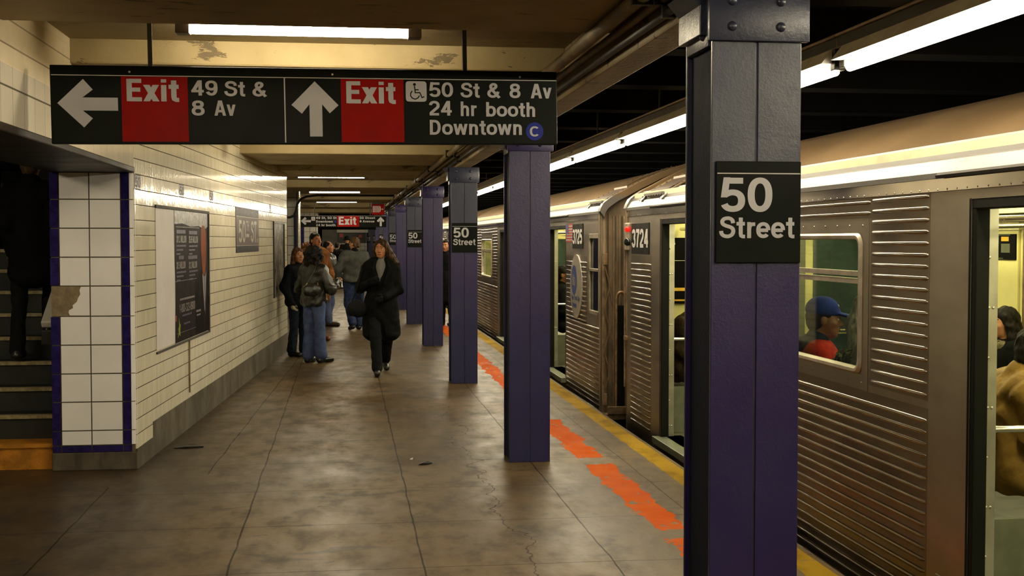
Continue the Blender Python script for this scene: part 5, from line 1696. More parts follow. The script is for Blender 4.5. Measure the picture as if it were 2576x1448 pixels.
def cloth(name, col, rough=.85, var=.22, bump=.6, sc=14, spec=.1):
    t = NT(name)
    ob = t.obj()
    col = tuple(k * .62 for k in col)
    n = t.noise(sc, 4, .6, vec=ob)
    c = t.mix(t.ramp(n, .3, .7), tuple(k * (1 - var) for k in col), tuple(min(1, k * (1 + var)) for k in col))
    hgt = t.m_('ADD', t.noise(sc * .8, 3, .55, vec=ob, stretch=(1, 1, .7)), t.m_('MULTIPLY', t.noise(260, 2, vec=ob), .06))
    return t.set(c, rough, 0, t.bump(hgt, bump, .03), spec)
def skin(name, col):
    t = NT(name)
    ob = t.obj()
    col = tuple(k * .72 for k in col)
    c = t.mix(t.ramp(t.noise(9, 3, vec=ob), .3, .7), tuple(k * .9 for k in col), tuple(min(1, k * 1.08) for k in col))
    t.b.inputs['Subsurface Weight'].default_value = .08
    t.b.inputs['Subsurface Radius'].default_value = (.01, .004, .002)
    return t.set(c, .5, 0, t.bump(t.noise(120, 2, vec=ob), .04, .005), .4)
def hairmat(name, a, b, st=(1, 1, .12), sc=60):
    a, b = tuple(k * .65 for k in a), tuple(k * .65 for k in b)
    t = NT(name)
    ob = t.obj()
    n = t.noise(sc, 3, .6, vec=ob, stretch=st)
    return t.set(t.mix(t.ramp(n, .35, .65), a, b), .6, 0, t.bump(n, .8, .012), .14)
M['skin_light'] = skin('skin_light', (0.60, 0.275, 0.135))
M['skin_tan'] = skin('skin_tan', (0.50, 0.205, 0.085))
M['skin_brown'] = skin('skin_brown', (0.30, 0.145, 0.07))
M['lips'] = skin('lips', (0.30, 0.085, 0.06))
M['eye_white'] = plain('eye_white', (0.6, 0.56, 0.5), .2, 0, .02)
M['iris'] = plain('iris', (0.025, 0.015, 0.01), .15, 0, .05)
M['hair_brown'] = hairmat('hair_brown', (0.020, 0.010, 0.005), (0.105, 0.055, 0.024))
M['hair_auburn'] = hairmat('hair_auburn', (0.065, 0.022, 0.008), (0.19, 0.075, 0.028))
M['hair_black'] = hairmat('hair_black', (0.006, 0.005, 0.004), (0.024, 0.018, 0.013))
M['hair_curly'] = hairmat('hair_curly', (0.005, 0.004, 0.004), (0.028, 0.02, 0.015), (1, 1, 1), 34)
M['hair_sand'] = hairmat('hair_sand', (0.06, 0.032, 0.014), (0.15, 0.085, 0.035))
M['hair_white'] = hairmat('hair_white', (0.62, 0.60, 0.46), (1.0, 0.97, 0.8))
M['coat_black'] = cloth('coat_black', (0.0055, 0.006, 0.0055))
M['coat_navy'] = cloth('coat_navy', (0.0055, 0.007, 0.010))
M['trousers_black'] = cloth('trousers_black', (0.012, 0.013, 0.013))
M['jeans_dark'] = cloth('jeans_dark', (0.014, 0.020, 0.034), .85, .3)
M['jeans_blue'] = cloth('jeans_blue', (0.100, 0.140, 0.31), .85, .25, .5, 9)
M['jeans_pale'] = cloth('jeans_pale', (0.135, 0.175, 0.33), .85, .25, .5, 9)
M['jeans_worn'] = cloth('jeans_worn', (0.032, 0.050, 0.125), .85, .5, .5, 7)
M['leather'] = cloth('leather_black', (0.020, 0.020, 0.014), .30, .3, .8, 13, .6)
M['leather_brown'] = cloth('leather_dark', (0.016, 0.013, 0.011), .38, .3, .7, 13, .5)
M['suede'] = cloth('suede_orange_brown', (0.21, 0.075, 0.016), .9, .25)
M['fur_brown'] = hairmat('fur_brown', (0.10, 0.036, 0.010), (0.30, 0.12, 0.035), (1, 1, 1), 70)
M['fur_olive'] = hairmat('fur_olive', (0.07, 0.085, 0.02), (0.34, 0.34, 0.10), (1, 1, 1), 60)
M['fleece'] = cloth('fleece_grey', (0.085, 0.088, 0.078), .95, .25, .4, 10)
M['knit_grey'] = cloth('knit_grey', (0.23, 0.225, 0.205), .9, .12, .3, 60)
M['shoe_black'] = plain('shoe_black', (0.008, 0.008, 0.008), .25)
M['shoe_brown'] = plain('shoe_brown', (0.055, 0.033, 0.016), .5)
M['shoe_tan'] = plain('shoe_tan', (0.13, 0.042, 0.015), .5)
M['glove_black'] = cloth('glove_black', (0.012, 0.012, 0.014), .7)
M['glove_cream'] = cloth('glove_cream', (0.40, 0.35, 0.24), .85)
M['cap_blue'] = cloth('cap_blue', (0.018, 0.045, 0.30), .75, .1, .15)
M['fleece_red'] = cloth('fleece_red', (0.60, 0.035, 0.014), .85)
M['denim_navy'] = cloth('denim_navy', (0.022, 0.034, 0.075), .85)
M['cream_coat'] = cloth('cream_coat', (0.95, 0.92, 0.72), .8, .12, .8, 8)
M['puffer_tan'] = cloth('puffer_tan', (0.40, 0.235, 0.055), .55, .15, .9, 9)
M['puffer_brown'] = cloth('puffer_brown', (0.045, 0.028, 0.012), .6, .2, .9, 12)
M['plaid'] = cloth('plaid_scarf', (0.20, 0.17, 0.09), .9, .8, .2, 30)
M['gold'] = plain('gold_metal', (0.75, 0.55, 0.22), .25, 1)
M['pearl'] = plain('pearl', (0.8, 0.78, 0.72), .15)

ID3 = np.eye(3)
class Person:
    """Local frame: facing -y, the person's left is +x, feet at z = 0; lengths for a 1.75 m figure, scaled by H."""
    def __init__(s, label, loc, yaw, H=1.75, group=None, h=.010, pose=None, head=(0, 0), skin_='skin_light', build=1.0, sit=False, female=False, hands=True, lips=None, legs=True):
        s.H, s.h, s.s = H, h, H / 1.75
        s.female, s.legs = female, legs
        J = dict(hipL=v3(.09, 0, .93), hipR=v3(-.09, 0, .93), kneeL=v3(.10, -.01, .50), kneeR=v3(-.10, -.01, .50), ankL=v3(.105, .02, .085), ankR=v3(-.105, .02, .085),
                 toeL=v3(.125, -.17, .035), toeR=v3(-.125, -.17, .035), pel=v3(0, 0, .97), waist=v3(0, .0, 1.12), chest=v3(0, .0, 1.31), neck=v3(0, .015, 1.475), head=v3(0, -.02, 1.632),
                 shL=v3(.185, .01, 1.415), shR=v3(-.185, .01, 1.415), elL=v3(.245, .03, 1.135), elR=v3(-.245, .03, 1.135), wrL=v3(.245, -.05, .90), wrR=v3(-.245, -.05, .90))
        if female:
            J['shL'], J['shR'] = v3(.165, .01, 1.405), v3(-.165, .01, 1.405)
        for k, v in (pose or {}).items():
            J[k] = np.array(v, float)
        s.J = J
        s.hr = rz(head[0]) @ rx(head[1])
        s.b = build
        f = Field()
        b = build
        if legs:
            for q in 'LR':
                f.path([J['hip' + q], J['knee' + q], J['ank' + q]], [.082 * b, .056 * b, .040], .03)
                d = J['toe' + q] - J['ank' + q]
                f.cap(J['ank' + q] + v3(0, .02, -.045), J['toe' + q], .036, .028, .03)
        f.ell(J['pel'], (.155 * b, .105 * b, .12), .05)
        f.path([J['pel'], J['waist'], J['chest']], [.115 * b, .105 * b, .125 * b], .06)
        f.cap(J['shL'] * .8 + J['chest'] * .2, J['shR'] * .8 + J['chest'] * .2, .078, .078, .06)
        f.cap(J['neck'] + v3(0, .0, -.04), J['head'] + s.hr @ v3(0, .03, -.05), .056, .050, .03)
        for q in 'LR':
            f.path([J['sh' + q], J['el' + q], J['wr' + q]], [.052 * b, .042, .030], .03)
            if hands:
                s.hand(f, q)
        s.headshape(f)
        me_m = [M[skin_], M['lips'], M['hair_brown']]
        hc, hr_ = J['head'], s.hr
        def paint(c):
            l = (c - hc) @ hr_
            out = np.zeros(len(c), int)
            lip = (np.abs(l[:, 0]) < .024) & (np.abs(l[:, 2] + .062) < .0095) & (l[:, 1] < -.08)
            out[lip] = 1
            br = (np.abs(np.abs(l[:, 0]) - .033) < .021) & (np.abs(l[:, 2] - .038 + .22 * np.maximum(0, np.abs(l[:, 0]) - .036)) < .0038) & (l[:, 1] < -.06)
            out[br] = 2
            return out
        s.root = field_obj(f, 'person', me_m, None, h, paint)
        s.root.location = loc
        s.root.rotation_euler = (0, 0, R(yaw))
        s.root.scale = (s.s,) * 3
        tag(s.root, label, 'person', group)
        e = MB()
        for x_ in (-.031, .031):
            c = hc + hr_ @ v3(x_, -.0775, .008)
            e.mat(0).ball(c, .0118, 10, 8)
            e.mat(1).ball(c + hr_ @ v3(0, -.0075, .0005), .0062, 8, 6)
        e.build('eyes', [M['eye_white'], M['iris']], s.root, smooth=60)
    def hand(s, f, q):
        J = s.J
        d = J['wr' + q] - J['el' + q]
        d = d / np.linalg.norm(d)
        up = v3(0, -1, 0) if abs(d[1]) < .8 else v3(0, 0, 1)
        if ('pal' + q) in J:
            up = J['pal' + q]
        side = np.cross(d, up)
        side = side / np.linalg.norm(side)              # across the palm
        nrm = np.cross(side, d)
        sg = 1 if q == 'L' else -1
        w = J['wr' + q]
        f.cap(w, w + d * .035, .027, .03, .02)
        f.cap(w + d * .04 + side * .014, w + d * .085 + side * .022, .021, .018, .02)
        f.cap(w + d * .04 - side * .014, w + d * .085 - side * .020, .021, .018, .02)
        for i, (o, L_) in enumerate(((-.030, .062), (-.010, .074), (.010, .070), (.029, .054))):
            a = w + d * .088 + side * o
            m_ = a + d * L_ * .55 + nrm * .012
            e = m_ + d * L_ * .42 + nrm * .026
            f.cap(a, m_, .0092, .0086, .006)
            f.cap(m_, e, .0086, .0075, .006)
        a = w + d * .03 + side * (-.030) + nrm * .004
        m_ = a + d * .035 - side * .022 + nrm * .016
        f.cap(a, m_, .0125, .0105, .01)
        f.cap(m_, m_ + d * .03 - side * .004 + nrm * .010, .0105, .0085, .006)
    def hp(s, *a):
        return s.J['head'] + s.hr @ v3(*a)
    def headshape(s, f):
        hp, hr_ = s.hp, s.hr
        f.ell(hp(0, .018, .038), (.074, .094, .086), .02, hr_)
        f.ell(hp(0, -.028, -.018), (.064, .062, .082), .03, hr_)
        f.ell(hp(0, -.040, -.070), (.046, .046, .044), .03, hr_)
        f.ell(hp(0, -.068, -.098), (.020, .018, .016), .02, hr_)
        for x_ in (-1, 1):
            f.ell(hp(x_ * .031, -.098, .008), (.020, .016, .012), .012, hr_, sub=True)
            f.ell(hp(x_ * .044, -.058, -.022), (.022, .022, .020), .02, hr_)
            f.ell(hp(x_ * .074, .012, -.008), (.010, .020, .031), .008, hr_)
            f.ell(hp(x_ * .031, -.080, .034), (.022, .012, .007), .012, hr_)
            f.ell(hp(x_ * .031, -.0835, .0185), (.0165, .0085, .0065), .004, hr_)
            f.ell(hp(x_ * .031, -.0815, -.0015), (.0145, .0075, .005), .004, hr_)
        f.cap(hp(0, -.090, .018), hp(0, -.112, -.026), .0085, .0125, .012)
        for x_ in (-1, 1):
            f.ell(hp(x_ * .012, -.100, -.030), (.009, .010, .008), .008, hr_)
        f.ell(hp(0, -.090, -.057), (.022, .010, .006), .008, hr_)
        f.ell(hp(0, -.088, -.068), (.019, .010, .006), .006, hr_)
    # --- clothing -------------------------------------------------
    def add(s, f, name, mat, wob=0.0, wf=22, h=None, seed=0, label=None):
        o = field_obj(f, name, mat, s.root, h or s.h, wob=wob, wf=wf, seed=seed)
        if label:
            o['label'] = label
        return o
    def trousers(s, mat, hem=.062, knee=.072, thigh=.098, hemz=None, wob=.004, top=1.02):
        J, b, f = s.J, s.b, Field()
        for q in 'LR':
            ank = J['ank' + q] + v3(0, 0, hem - .052)
            f.path([J['hip' + q], J['knee' + q], ank], [thigh * b, knee * b, hem], .03)
        f.ell(J['pel'] + v3(0, .01, -.03), (.165 * b, .118 * b, .12), .05)
        return s.add(f, 'trousers', mat, wob, 26)
    def shoes(s, mat, heel=False, big=1.0):
        J = s.J
        for q in 'LR':
            f = Field()
            a, t = J['ank' + q], J['toe' + q]
            f.cap(a + v3(0, .035, -.045), t + v3(0, 0, .012), .040 * big, .034 * big, .03)
            f.cap(t * .55 + a * .45 + v3(0, 0, -.015), t, .040 * big, .030 * big, .02)
            f.cap(a + v3(0, .01, .03), a + v3(0, .015, -.03), .042, .042, .03)
            if heel:
                f.cap(a + v3(0, .055, -.05), a + v3(0, .06, -.085), .02, .014, .01)
            s.add(f, 'shoe', mat)
    def torso_field(s, f, r=1.0, hem=.80, flare=0.0, depth=1.0):
        J, b = s.J, s.b * r
        P_, W2, C2 = J['pel'], J['waist'], J['chest']
        low = v3(P_[0], P_[1], hem)
        n = 5
        f.cap(J['shL'] * .82 + C2 * .18, J['shR'] * .82 + C2 * .18, .100 * r, .100 * r, .06)
        f.ell(C2 + v3(0, 0, -.01), (.19 * b, .140 * b * depth, .19), .06)
        f.ell(W2, (.172 * b, .135 * b * depth, .20), .08)
        f.ell(P_ + v3(0, 0, -.02), ((.182 + flare) * b, (.145 + flare) * b * depth, .17), .08)
        zz_ = P_[2] - .10
        while zz_ > hem + .05:
            t = (P_[2] - zz_) / max(.05, P_[2] - hem)
            f.ell(v3(P_[0], P_[1], zz_), ((.180 + flare * (1 + t)) * b, (.142 + flare * (1 + t)) * b * depth, .10), .07)
            zz_ -= .09
        return f
    def sleeves(s, f, r1=.074, r2=.062, r3=.050, cuff=.02):
        J = s.J
        for q in 'LR':
            d = J['wr' + q] - J['el' + q]
            d = d / np.linalg.norm(d)
            f.path([J['sh' + q], J['el' + q], J['wr' + q] + d * cuff], [r1, r2, r3], .035)
        return f
    def jacket(s, mat, hem=.80, r=1.0, flare=.0, sl=(.074, .062, .050), collar=.066, wob=.005, wf=24, name='jacket', depth=1.0, open_=None, collar_h=.02, seed=1):
        f = s.torso_field(Field(), r, hem, flare, depth)
        s.sleeves(f, *sl)
        J = s.J
        if collar:
            f.cap(J['neck'] + v3(0, .012, -.05), J['neck'] + v3(0, .008, collar_h), collar * 1.12, collar, .03)
        f.ell(v3(J['pel'][0], J['pel'][1], hem - .30), (.5, .5, .30), .004, sub=True)
        if open_:
            f.cap(*open_, sub=True)
        return s.add(f, name, mat, wob, wf, seed=seed)
    def gloves(s, mat, which='LR'):
        for q in which:
            f = Field()
            s.hand(f, q)
            for i, o in enumerate(f.ops):
                o = list(o)
                o[3] += .003
                o[4] += .003
                f.ops[i] = tuple(o)
            s.add(f, 'glove', mat, h=min(s.h, .008))
    def hair(s, mat, kind='short', h=None, wob=.004, wf=70):
        f, hp, hr_ = Field(), s.hp, s.hr
        if kind == 'short' or kind == 'receding':
            f.ell(hp(0, .026, .046), (.083, .098, .090), .02, hr_)
            f.ell(hp(0, .055, -.02), (.070, .062, .075), .03, hr_)
            f.ell(hp(0, -.100, -.010), (.085, .068, .080), .012, hr_, sub=True)
            f.ell(hp(0, -.02, -.115), (.09, .12, .055), .01, hr_, sub=True)
            for x_ in (-1, 1):
                f.ell(hp(x_ * .082, .004, -.02), (.024, .026, .042), .006, hr_, sub=True)
            if kind == 'receding':
                f.ell(hp(0, -.055, .115), (.058, .110, .075), .015, hr_, sub=True)
        elif kind == 'long':
            f.ell(hp(0, .028, .046), (.088, .102, .092), .03, hr_)
            for x_ in (-1, 1):
                f.path([hp(x_ * .066, .0, .05), hp(x_ * .088, .012, -.03), hp(x_ * .092, .02, -.12), hp(x_ * .098, .015, -.22)], [.034, .030, .036, .022], .035)
            f.path([hp(0, .07, .02), hp(0, .085, -.08), hp(0, .085, -.20)], [.07, .07, .05], .04)
            f.ell(hp(0, -.105, -.020), (.062, .062, .092), .012, hr_, sub=True)
        elif kind == 'blown':                                   # shoulder length, blown towards the person's left
            f.ell(hp(0, .028, .048), (.088, .102, .090), .03, hr_)
            f.path([hp(-.062, -.01, .06), hp(-.084, .005, -.02), hp(-.088, .03, -.09), hp(-.085, .05, -.15)], [.032, .026, .026, .016], .035)
            f.path([hp(.060, -.02, .065), hp(.088, .0, -.01), hp(.115, .03, -.10), hp(.16, .05, -.16), hp(.22, .06, -.185)], [.034, .034, .044, .036, .012], .04)
            f.path([hp(.085, .05, -.02), hp(.12, .06, -.12), hp(.17, .07, -.205), hp(.215, .07, -.235)], [.04, .05, .036, .012], .04)
            f.path([hp(0, .07, .02), hp(.02, .085, -.10), hp(.04, .09, -.18)], [.07, .07, .04], .04)
            f.ell(hp(-.008, -.108, -.022), (.062, .062, .095), .012, hr_, sub=True)
        elif kind == 'curly':
            f.ell(hp(0, .03, .02), (.125, .125, .125), .03, hr_)
            for i in range(26):
                a, b_ = 2.4 * i, -1 + 2 * (i + .5) / 26
                rr = math.sqrt(1 - b_ * b_)
                p = hp(.115 * rr * math.cos(a), .03 + .118 * rr * math.sin(a), -.02 + .135 * b_)
                f.ell(p, (.038, .038, .038), .02)
            for x_ in (-.08, 0, .08):
                f.ell(hp(x_, .06, -.13), (.06, .06, .055), .03)
            f.ell(hp(0, -.125, -.015), (.055, .05, .085), .012, hr_, sub=True)
        return s.add(f, 'hair', mat, wob, wf, h=h or max(.006, s.h * .8), seed=3)

# ------------------------------------------------------------------ the people
def seated(**kw):
    p = dict(hipL=(.10, .0, .53), hipR=(-.10, 0, .53), kneeL=(.13, -.43, .52), kneeR=(-.13, -.43, .52), ankL=(.13, -.43, .09), ankR=(-.13, -.43, .09), toeL=(.14, -.60, .035), toeR=(-.14, -.60, .035),
             pel=(0, .0, .56), waist=(0, .02, .70), chest=(0, .02, .89), neck=(0, .02, 1.055), head=(0, -.01, 1.212), shL=(.18, .02, .995), shR=(-.18, .02, .995),
             elL=(.24, -.03, .72), elR=(-.24, -.03, .72), wrL=(.12, -.26, .64), wrR=(-.12, -.26, .64))
    p.update(kw)
    return p

# 1 the woman walking towards the viewpoint
p = Person('woman in long black coat and grey turtleneck striding towards the viewer, hair blown sideways', (.455, 16.12, 0), 2, 1.695, None, .008,
    dict(ankR=(-.075, -.33, .085), toeR=(-.085, -.50, .040), kneeR=(-.088, -.22, .49), ankL=(.07, .34, .14), toeL=(.08, .19, .04), kneeL=(.085, .06, .50), hipL=(.085, .0, .92), hipR=(-.085, 0, .92),
         elR=(-.275, .02, 1.12), wrR=(-.155, -.20, 1.20), elL=(.225, -.01, 1.10), wrL=(.035, -.21, 1.015), palR=(.3, .9, .2), palL=(.2, .9, .3)), head=(-20, 2), female=True, skin_='skin_tan')
p.trousers(M['trousers_black'], .070, .072, .095)
p.shoes(M['shoe_black'], heel=True)
f = p.torso_field(Field(), .90, 1.0)
f.cap(p.J['neck'] + v3(0, .005, -.05), p.J['neck'] + v3(0, -.005, .035), .070, .062, .03)
f.path([v3(-.014, -.055, 1.45), v3(-.022, -.105, 1.36), v3(-.034, -.143, 1.22)], [.056, .038, .009], .02)
f.cap(p.J['neck'] + v3(0, -.005, .0), p.J['neck'] + v3(0, -.008, .030), .076, .072, .01)
p.add(f, 'turtleneck', M['knit_grey'], .002, 30)
f = p.torso_field(Field(), 1.03, .40, .035, .98)
p.sleeves(f, .078, .066, .054)
f.cap(v3(.10, -.03, 1.47), v3(-.10, -.03, 1.47), .055, .055, .05)
f.ell(v3(0, 0, .08), (.6, .6, .32), .004, sub=True)
f.cap(v3(-.015, -.16, 1.58), v3(-.015, -.19, 1.13), .135, .014, .01, sub=True)
f.cap(v3(-.02, -.26, .36), v3(-.03, -.22, .80), .13, .006, .01, sub=True)
c_ = p.add(f, 'long_coat', M['coat_black'], .006, 20, seed=5)
f = Field()
for s_ in (-1, 1):
    f.path([v3(s_ * .075 - .01, -.075, 1.50), v3(s_ * .105 - .012, -.120, 1.38), v3(s_ * .03 - .015, -.168, 1.16)], [.018, .024, .010], .02)
o = field_obj(f, 'lapel', M['coat_black'], c_, .008)
p.gloves(M['glove_black'])
p.hair(M['hair_brown'], 'blown', .006)
MB().ball(tuple(p.hp(.082, .0, -.052)), .0125, 10, 8).build('earring', M['pearl'], p.root, smooth=60)
HERO = p

def handbag(label, loc, rz_, w, hgt, d, mat, strap, gold=False):
    b = thing('handbag', label, 'bag', loc, R(rz_))
    f = Field()
    for i in range(7):
        t = -1 + 2 * i / 6
        f.ell((t * w * .36, 0, -hgt * .5), (w * .22, d * .5, hgt * .5 * (1 - .18 * t * t)), .04)
    field_obj(f, 'bag_body', mat, b, .008, wob=.004, wf=30)
    MB().tube(strap, .009, 8).build('strap', mat, b, smooth=60)
    fl = MB()
    for s_ in (strap[0], strap[-1]):
        fl.ball(s_, .014, 8, 6)
        if gold:
            for k in range(4):
                q = Vector(s_).lerp(Vector(strap[1] if s_ is strap[0] else strap[-2]), .10 + .16 * k)
                fl.ball(q, (.010, .010, .015), 8, 6)
    fl.build('clasp', M['gold'], b, smooth=60)
    return b
handbag('black handbag hanging from the shoulder of the woman striding in the long coat', (.145, 15.95, .93), 12, .22, .19, .06, M['glove_black'],
    [(-.07, 0, -.02), (-.03, .0, .08), (.03, .04, .24), (.09, .10, .40), (.10, .16, .44), (.10, .22, .36), (.06, .12, .10), (.07, .02, -.02)])

# 2 the girl by the wall
p = Person('young woman with long auburn hair, black hip-length coat and dark jeans beside the far poster', (-.69, 18.62, 0), 48, 1.575, None, .009,
    dict(wrR=(-.25, -.10, .88), elR=(-.265, .04, 1.13), wrL=(.20, -.18, .94), elL=(.27, .03, 1.13), ankL=(.095, -.04, .085), toeL=(.12, -.24, .035), ankR=(-.09, .05, .085), toeR=(-.10, -.14, .035)), head=(-16, 0), female=True)
p.trousers(M['jeans_dark'], .078, .068, .098)
p.shoes(M['shoe_black'])
p.jacket(M['coat_navy'], .76, 1.06, .015, (.08, .068, .056), .075, .006, 22, 'peacoat')
p.gloves(M['glove_cream'], 'R')
p.hair(M['hair_auburn'], 'long', .007)

# 3 the woman with her back to us
p = Person('woman with curly black hair seen from behind, shiny black leather jacket and flared blue jeans', (-.43, 17.62, 0), 142, 1.60, None, .009,
    dict(elR=(-.31, -.02, 1.11), wrR=(-.22, -.27, 1.20), elL=(.29, .0, 1.13), wrL=(.14, -.24, 1.10), ankR=(-.10, -.03, .085), toeR=(-.15, -.23, .035), ankL=(.10, .02, .085), toeL=(.13, -.17, .035)), female=True)
p.trousers(M['jeans_blue'], .098, .080, .104, wob=.005)
p.shoes(M['shoe_black'])
p.jacket(M['leather'], .87, 1.10, .012, (.086, .076, .062), .08, .009, 26, 'leather_jacket', seed=9)
p.hair(M['hair_curly'], 'curly', .008, wob=.008, wf=110)
handbag('dark slouchy handbag with gold links on the shoulder of the woman with curly hair', (-.455, 17.35, 1.09), 20, .24, .15, .10, M['leather'],
    [(-.10, 0, -.05), (-.04, 0, .06), (.06, .05, .20), (.10, .12, .27), (.12, .20, .22), (.11, .10, .06), (.10, 0, -.05)], True)

# 4 man in the suede coat
p = Person('tall man in orange-brown suede coat with fur hood, behind the curly-haired woman', (-.50, 21.4, 0), 42, 1.81, None, .010,
    dict(elL=(.27, -.03, 1.13), wrL=(.12, -.24, 1.05), elR=(-.27, .02, 1.13), wrR=(-.20, -.15, .95)), head=(-2, 0), skin_='skin_tan', build=1.08)
p.trousers(M['trousers_black'])
p.shoes(M['shoe_tan'])
p.jacket(M['suede'], .62, 1.12, .02, (.092, .078, .064), .08, .008, 18, 'suede_coat')
f = Field()
for k in range(13):
    a = R(-55 + 290 * k / 12)
    f.ell(p.J['neck'] + v3(.112 * math.cos(a), .045 + .125 * math.sin(a), .02 + .045 * math.sin(a)), (.062, .062, .058), .03)
p.add(f, 'fur_hood', M['fur_brown'], .012, 90, h=.010)
p.hair(M['hair_black'], 'short')

# 5 balding man
p = Person('balding man in dark leather jacket and pale jeans, turned to the right', (-.335, 25.15, 0), 68, 1.665, None, .010,
    dict(elL=(.27, -.06, 1.14), wrL=(.10, -.27, 1.02), elR=(-.27, -.06, 1.14), wrR=(-.12, -.27, 1.02), ankR=(-.10, -.06, .085), toeR=(-.12, -.27, .035), ankL=(.10, .06, .085), toeL=(.12, -.13, .035)), head=(6, -2), skin_='skin_tan', build=1.06)
p.trousers(M['jeans_pale'], .075, .078, .102)
p.shoes(M['shoe_brown'], big=1.12)
p.jacket(M['leather_brown'], .84, 1.08, .0, (.088, .074, .06), .075, .008, 22, 'leather_jacket')
p.hair(M['hair_black'], 'receding')

# 6 man in grey fleece
p = Person('man in grey fleece and worn blue jeans walking away, head turned to the left', (.175, 23.95, 0), 192, 1.74, None, .010,
    dict(elL=(.32, .02, 1.15), wrL=(.30, -.08, .90), elR=(-.28, -.04, 1.14), wrR=(-.22, -.22, .98), kneeR=(-.10, -.12, .51), ankR=(-.10, -.10, .085), toeR=(-.11, -.30, .04), kneeL=(.10, -.04, .50), ankL=(.09, .22, .12), toeL=(.11, .06, .035)), head=(38, 4), build=1.16)
p.trousers(M['jeans_worn'], .076, .082, .108)
p.shoes(M['shoe_black'])
p.jacket(M['fleece'], .93, 1.10, .004, (.092, .080, .062), None, .007, 18, 'fleece')
f = Field()
f.cap(p.J['neck'] + v3(0, .012, -.04), p.J['neck'] + v3(0, .006, .03), .076, .068, .02)
p.add(f, 'collar', M['coat_black'])
p.hair(M['hair_sand'], 'short')

# 7 and 8 far figures
p = Person('distant figure in dark coat and round hat, beyond the man in grey fleece', (.07, 47.0 - 1.2, 0), 180, 1.78, 'distant travellers', .016, build=1.15, hands=False)
p.trousers(M['trousers_black'])
p.shoes(M['shoe_black'])
p.jacket(M['coat_black'], .5, 1.15, .03, (.095, .08, .065), .08)
f = Field()
f.ell(p.hp(0, .0, .09), (.10, .11, .10), .02)
f.ell(p.hp(0, .0, .045), (.15, .15, .018), .02)
p.add(f, 'hat', M['coat_black'])
p = Person('distant figure in black jacket with pale collar, left of the round hat', (-.27, 44.0, 0), 150, 1.60, 'distant travellers', .016, build=1.2, hands=False)
p.trousers(M['trousers_black'])
p.shoes(M['shoe_black'])
p.jacket(M['coat_black'], .45, 1.15, .03, (.095, .08, .065), None)
f = Field()
f.cap(p.J['neck'] + v3(0, .01, -.05), p.J['neck'] + v3(0, .01, .03), .085, .075, .02)
p.add(f, 'collar', M['knit_grey'])
p.hair(M['hair_black'], 'short')

p = Person('person in long black coat by the open train door, mostly hidden by a steel column', (1.99, 24.9, 0), -30, 1.69, None, .012)
p.trousers(M['trousers_black'])
p.shoes(M['shoe_black'])
p.jacket(M['coat_black'], .42, 1.12, .03, (.09, .075, .06), .08, name='long_coat')
p.hair(M['hair_black'], 'short')

# climbing the stairs
p = Person('person in long black coat climbing the stairs, head hidden by the header', (-2.515, 10.62, .735), 180, 1.68, 'people on the stairs', .012,
    dict(ankL=(.10, .10, .085), toeL=(.11, -.10, .035), kneeL=(.10, .02, .50), ankR=(-.10, -.14, .275), toeR=(-.11, -.33, .225), kneeR=(-.10, -.20, .66), elL=(.19, .03, 1.13), elR=(-.19, .03, 1.13), wrL=(.17, -.06, .92), wrR=(-.17, -.06, .92), shL=(.15, .01, 1.41), shR=(-.15, .01, 1.41)), build=.85)
p.trousers(M['trousers_black'])
p.shoes(M['shoe_black'])
p.jacket(M['coat_black'], .60, 1.02, .02, (.08, .07, .06), .085, name='long_coat')
p.hair(M['hair_sand'], 'short')
p = Person('dark figure higher on the stairs at the left picture edge', (-3.10, 12.02, 1.626), 180, 1.74, 'people on the stairs', .012,
    dict(ankL=(.10, .08, .085), toeL=(.11, -.12, .035), ankR=(-.10, .06, .085), toeR=(-.11, -.13, .035)), build=1.1)
p.trousers(M['trousers_black'])
p.shoes(M['shoe_black'])
p.jacket(M['coat_navy'], .72, 1.14, .02, (.098, .088, .07), .09)
p.hair(M['hair_black'], 'short')

# riders in the near car
p = Person('rider in blue baseball cap and red jacket seated at the near train window', (2.945, 7.50, .03), 68, 1.70, 'riders inside the cars', .009, seated(), head=(4, 4), skin_='skin_brown')
p.trousers(M['jeans_dark'])
p.shoes(M['shoe_black'])
p.jacket(M['fleece_red'], .46, 1.04, .0, (.084, .07, .056), None, .006, 20)
f = Field()
f.cap(p.J['shL'] * .72 + v3(0, .03, .07), p.J['shR'] * .72 + v3(0, .03, .07), .078, .078, .05)
f.cap(p.J['neck'] + v3(0, .03, -.04), p.J['neck'] + v3(0, .02, .03), .085, .076, .03)
f.ell(p.J['neck'] + v3(0, .10, -.02), (.10, .06, .07), .04)
f.cap(p.J['neck'] + v3(0, -.2, .08), p.J['neck'] + v3(0, -.12, -.14), .07, .05, .02, sub=True)
p.add(f, 'denim_hood', M['denim_navy'], .005, 30)
p.hair(M['hair_black'], 'short')
f = Field()
f.ell(p.hp(0, .020, .062), (.090, .108, .086), .02, p.hr)
f.ell(p.hp(0, .02, -.045), (.2, .2, .082), .006, p.hr, sub=True)
f.ell(p.hp(0, -.128, .036), (.074, .092, .012), .025, p.hr @ rx(8))
cp = p.add(f, 'baseball_cap', M['cap_blue'], h=.006)
cp['label'] = 'blue baseball cap'
sw = MB()
pts = [(-.034, .010), (-.026, -.006), (-.012, -.010), (.012, .002), (.036, .018), (.010, .008), (-.010, .002), (-.022, .004)]
ring = []
for a, b in pts:
    q = p.hp(a, -.074 - .02 * (1 - abs(a) / .05), .098 + b)
    d = q - p.hp(0, .02, .062)
    d = p.hr.T @ d
    k = math.sqrt((d[0] / .0915) ** 2 + (d[1] / .1095) ** 2 + (d[2] / .0875) ** 2)
    ring.append(tuple(p.hp(0, .02, .062) + p.hr @ (d / k)))
sw.poly(ring)
sw.build('cap_mark', M['line_ink'], cp, fixn=False)
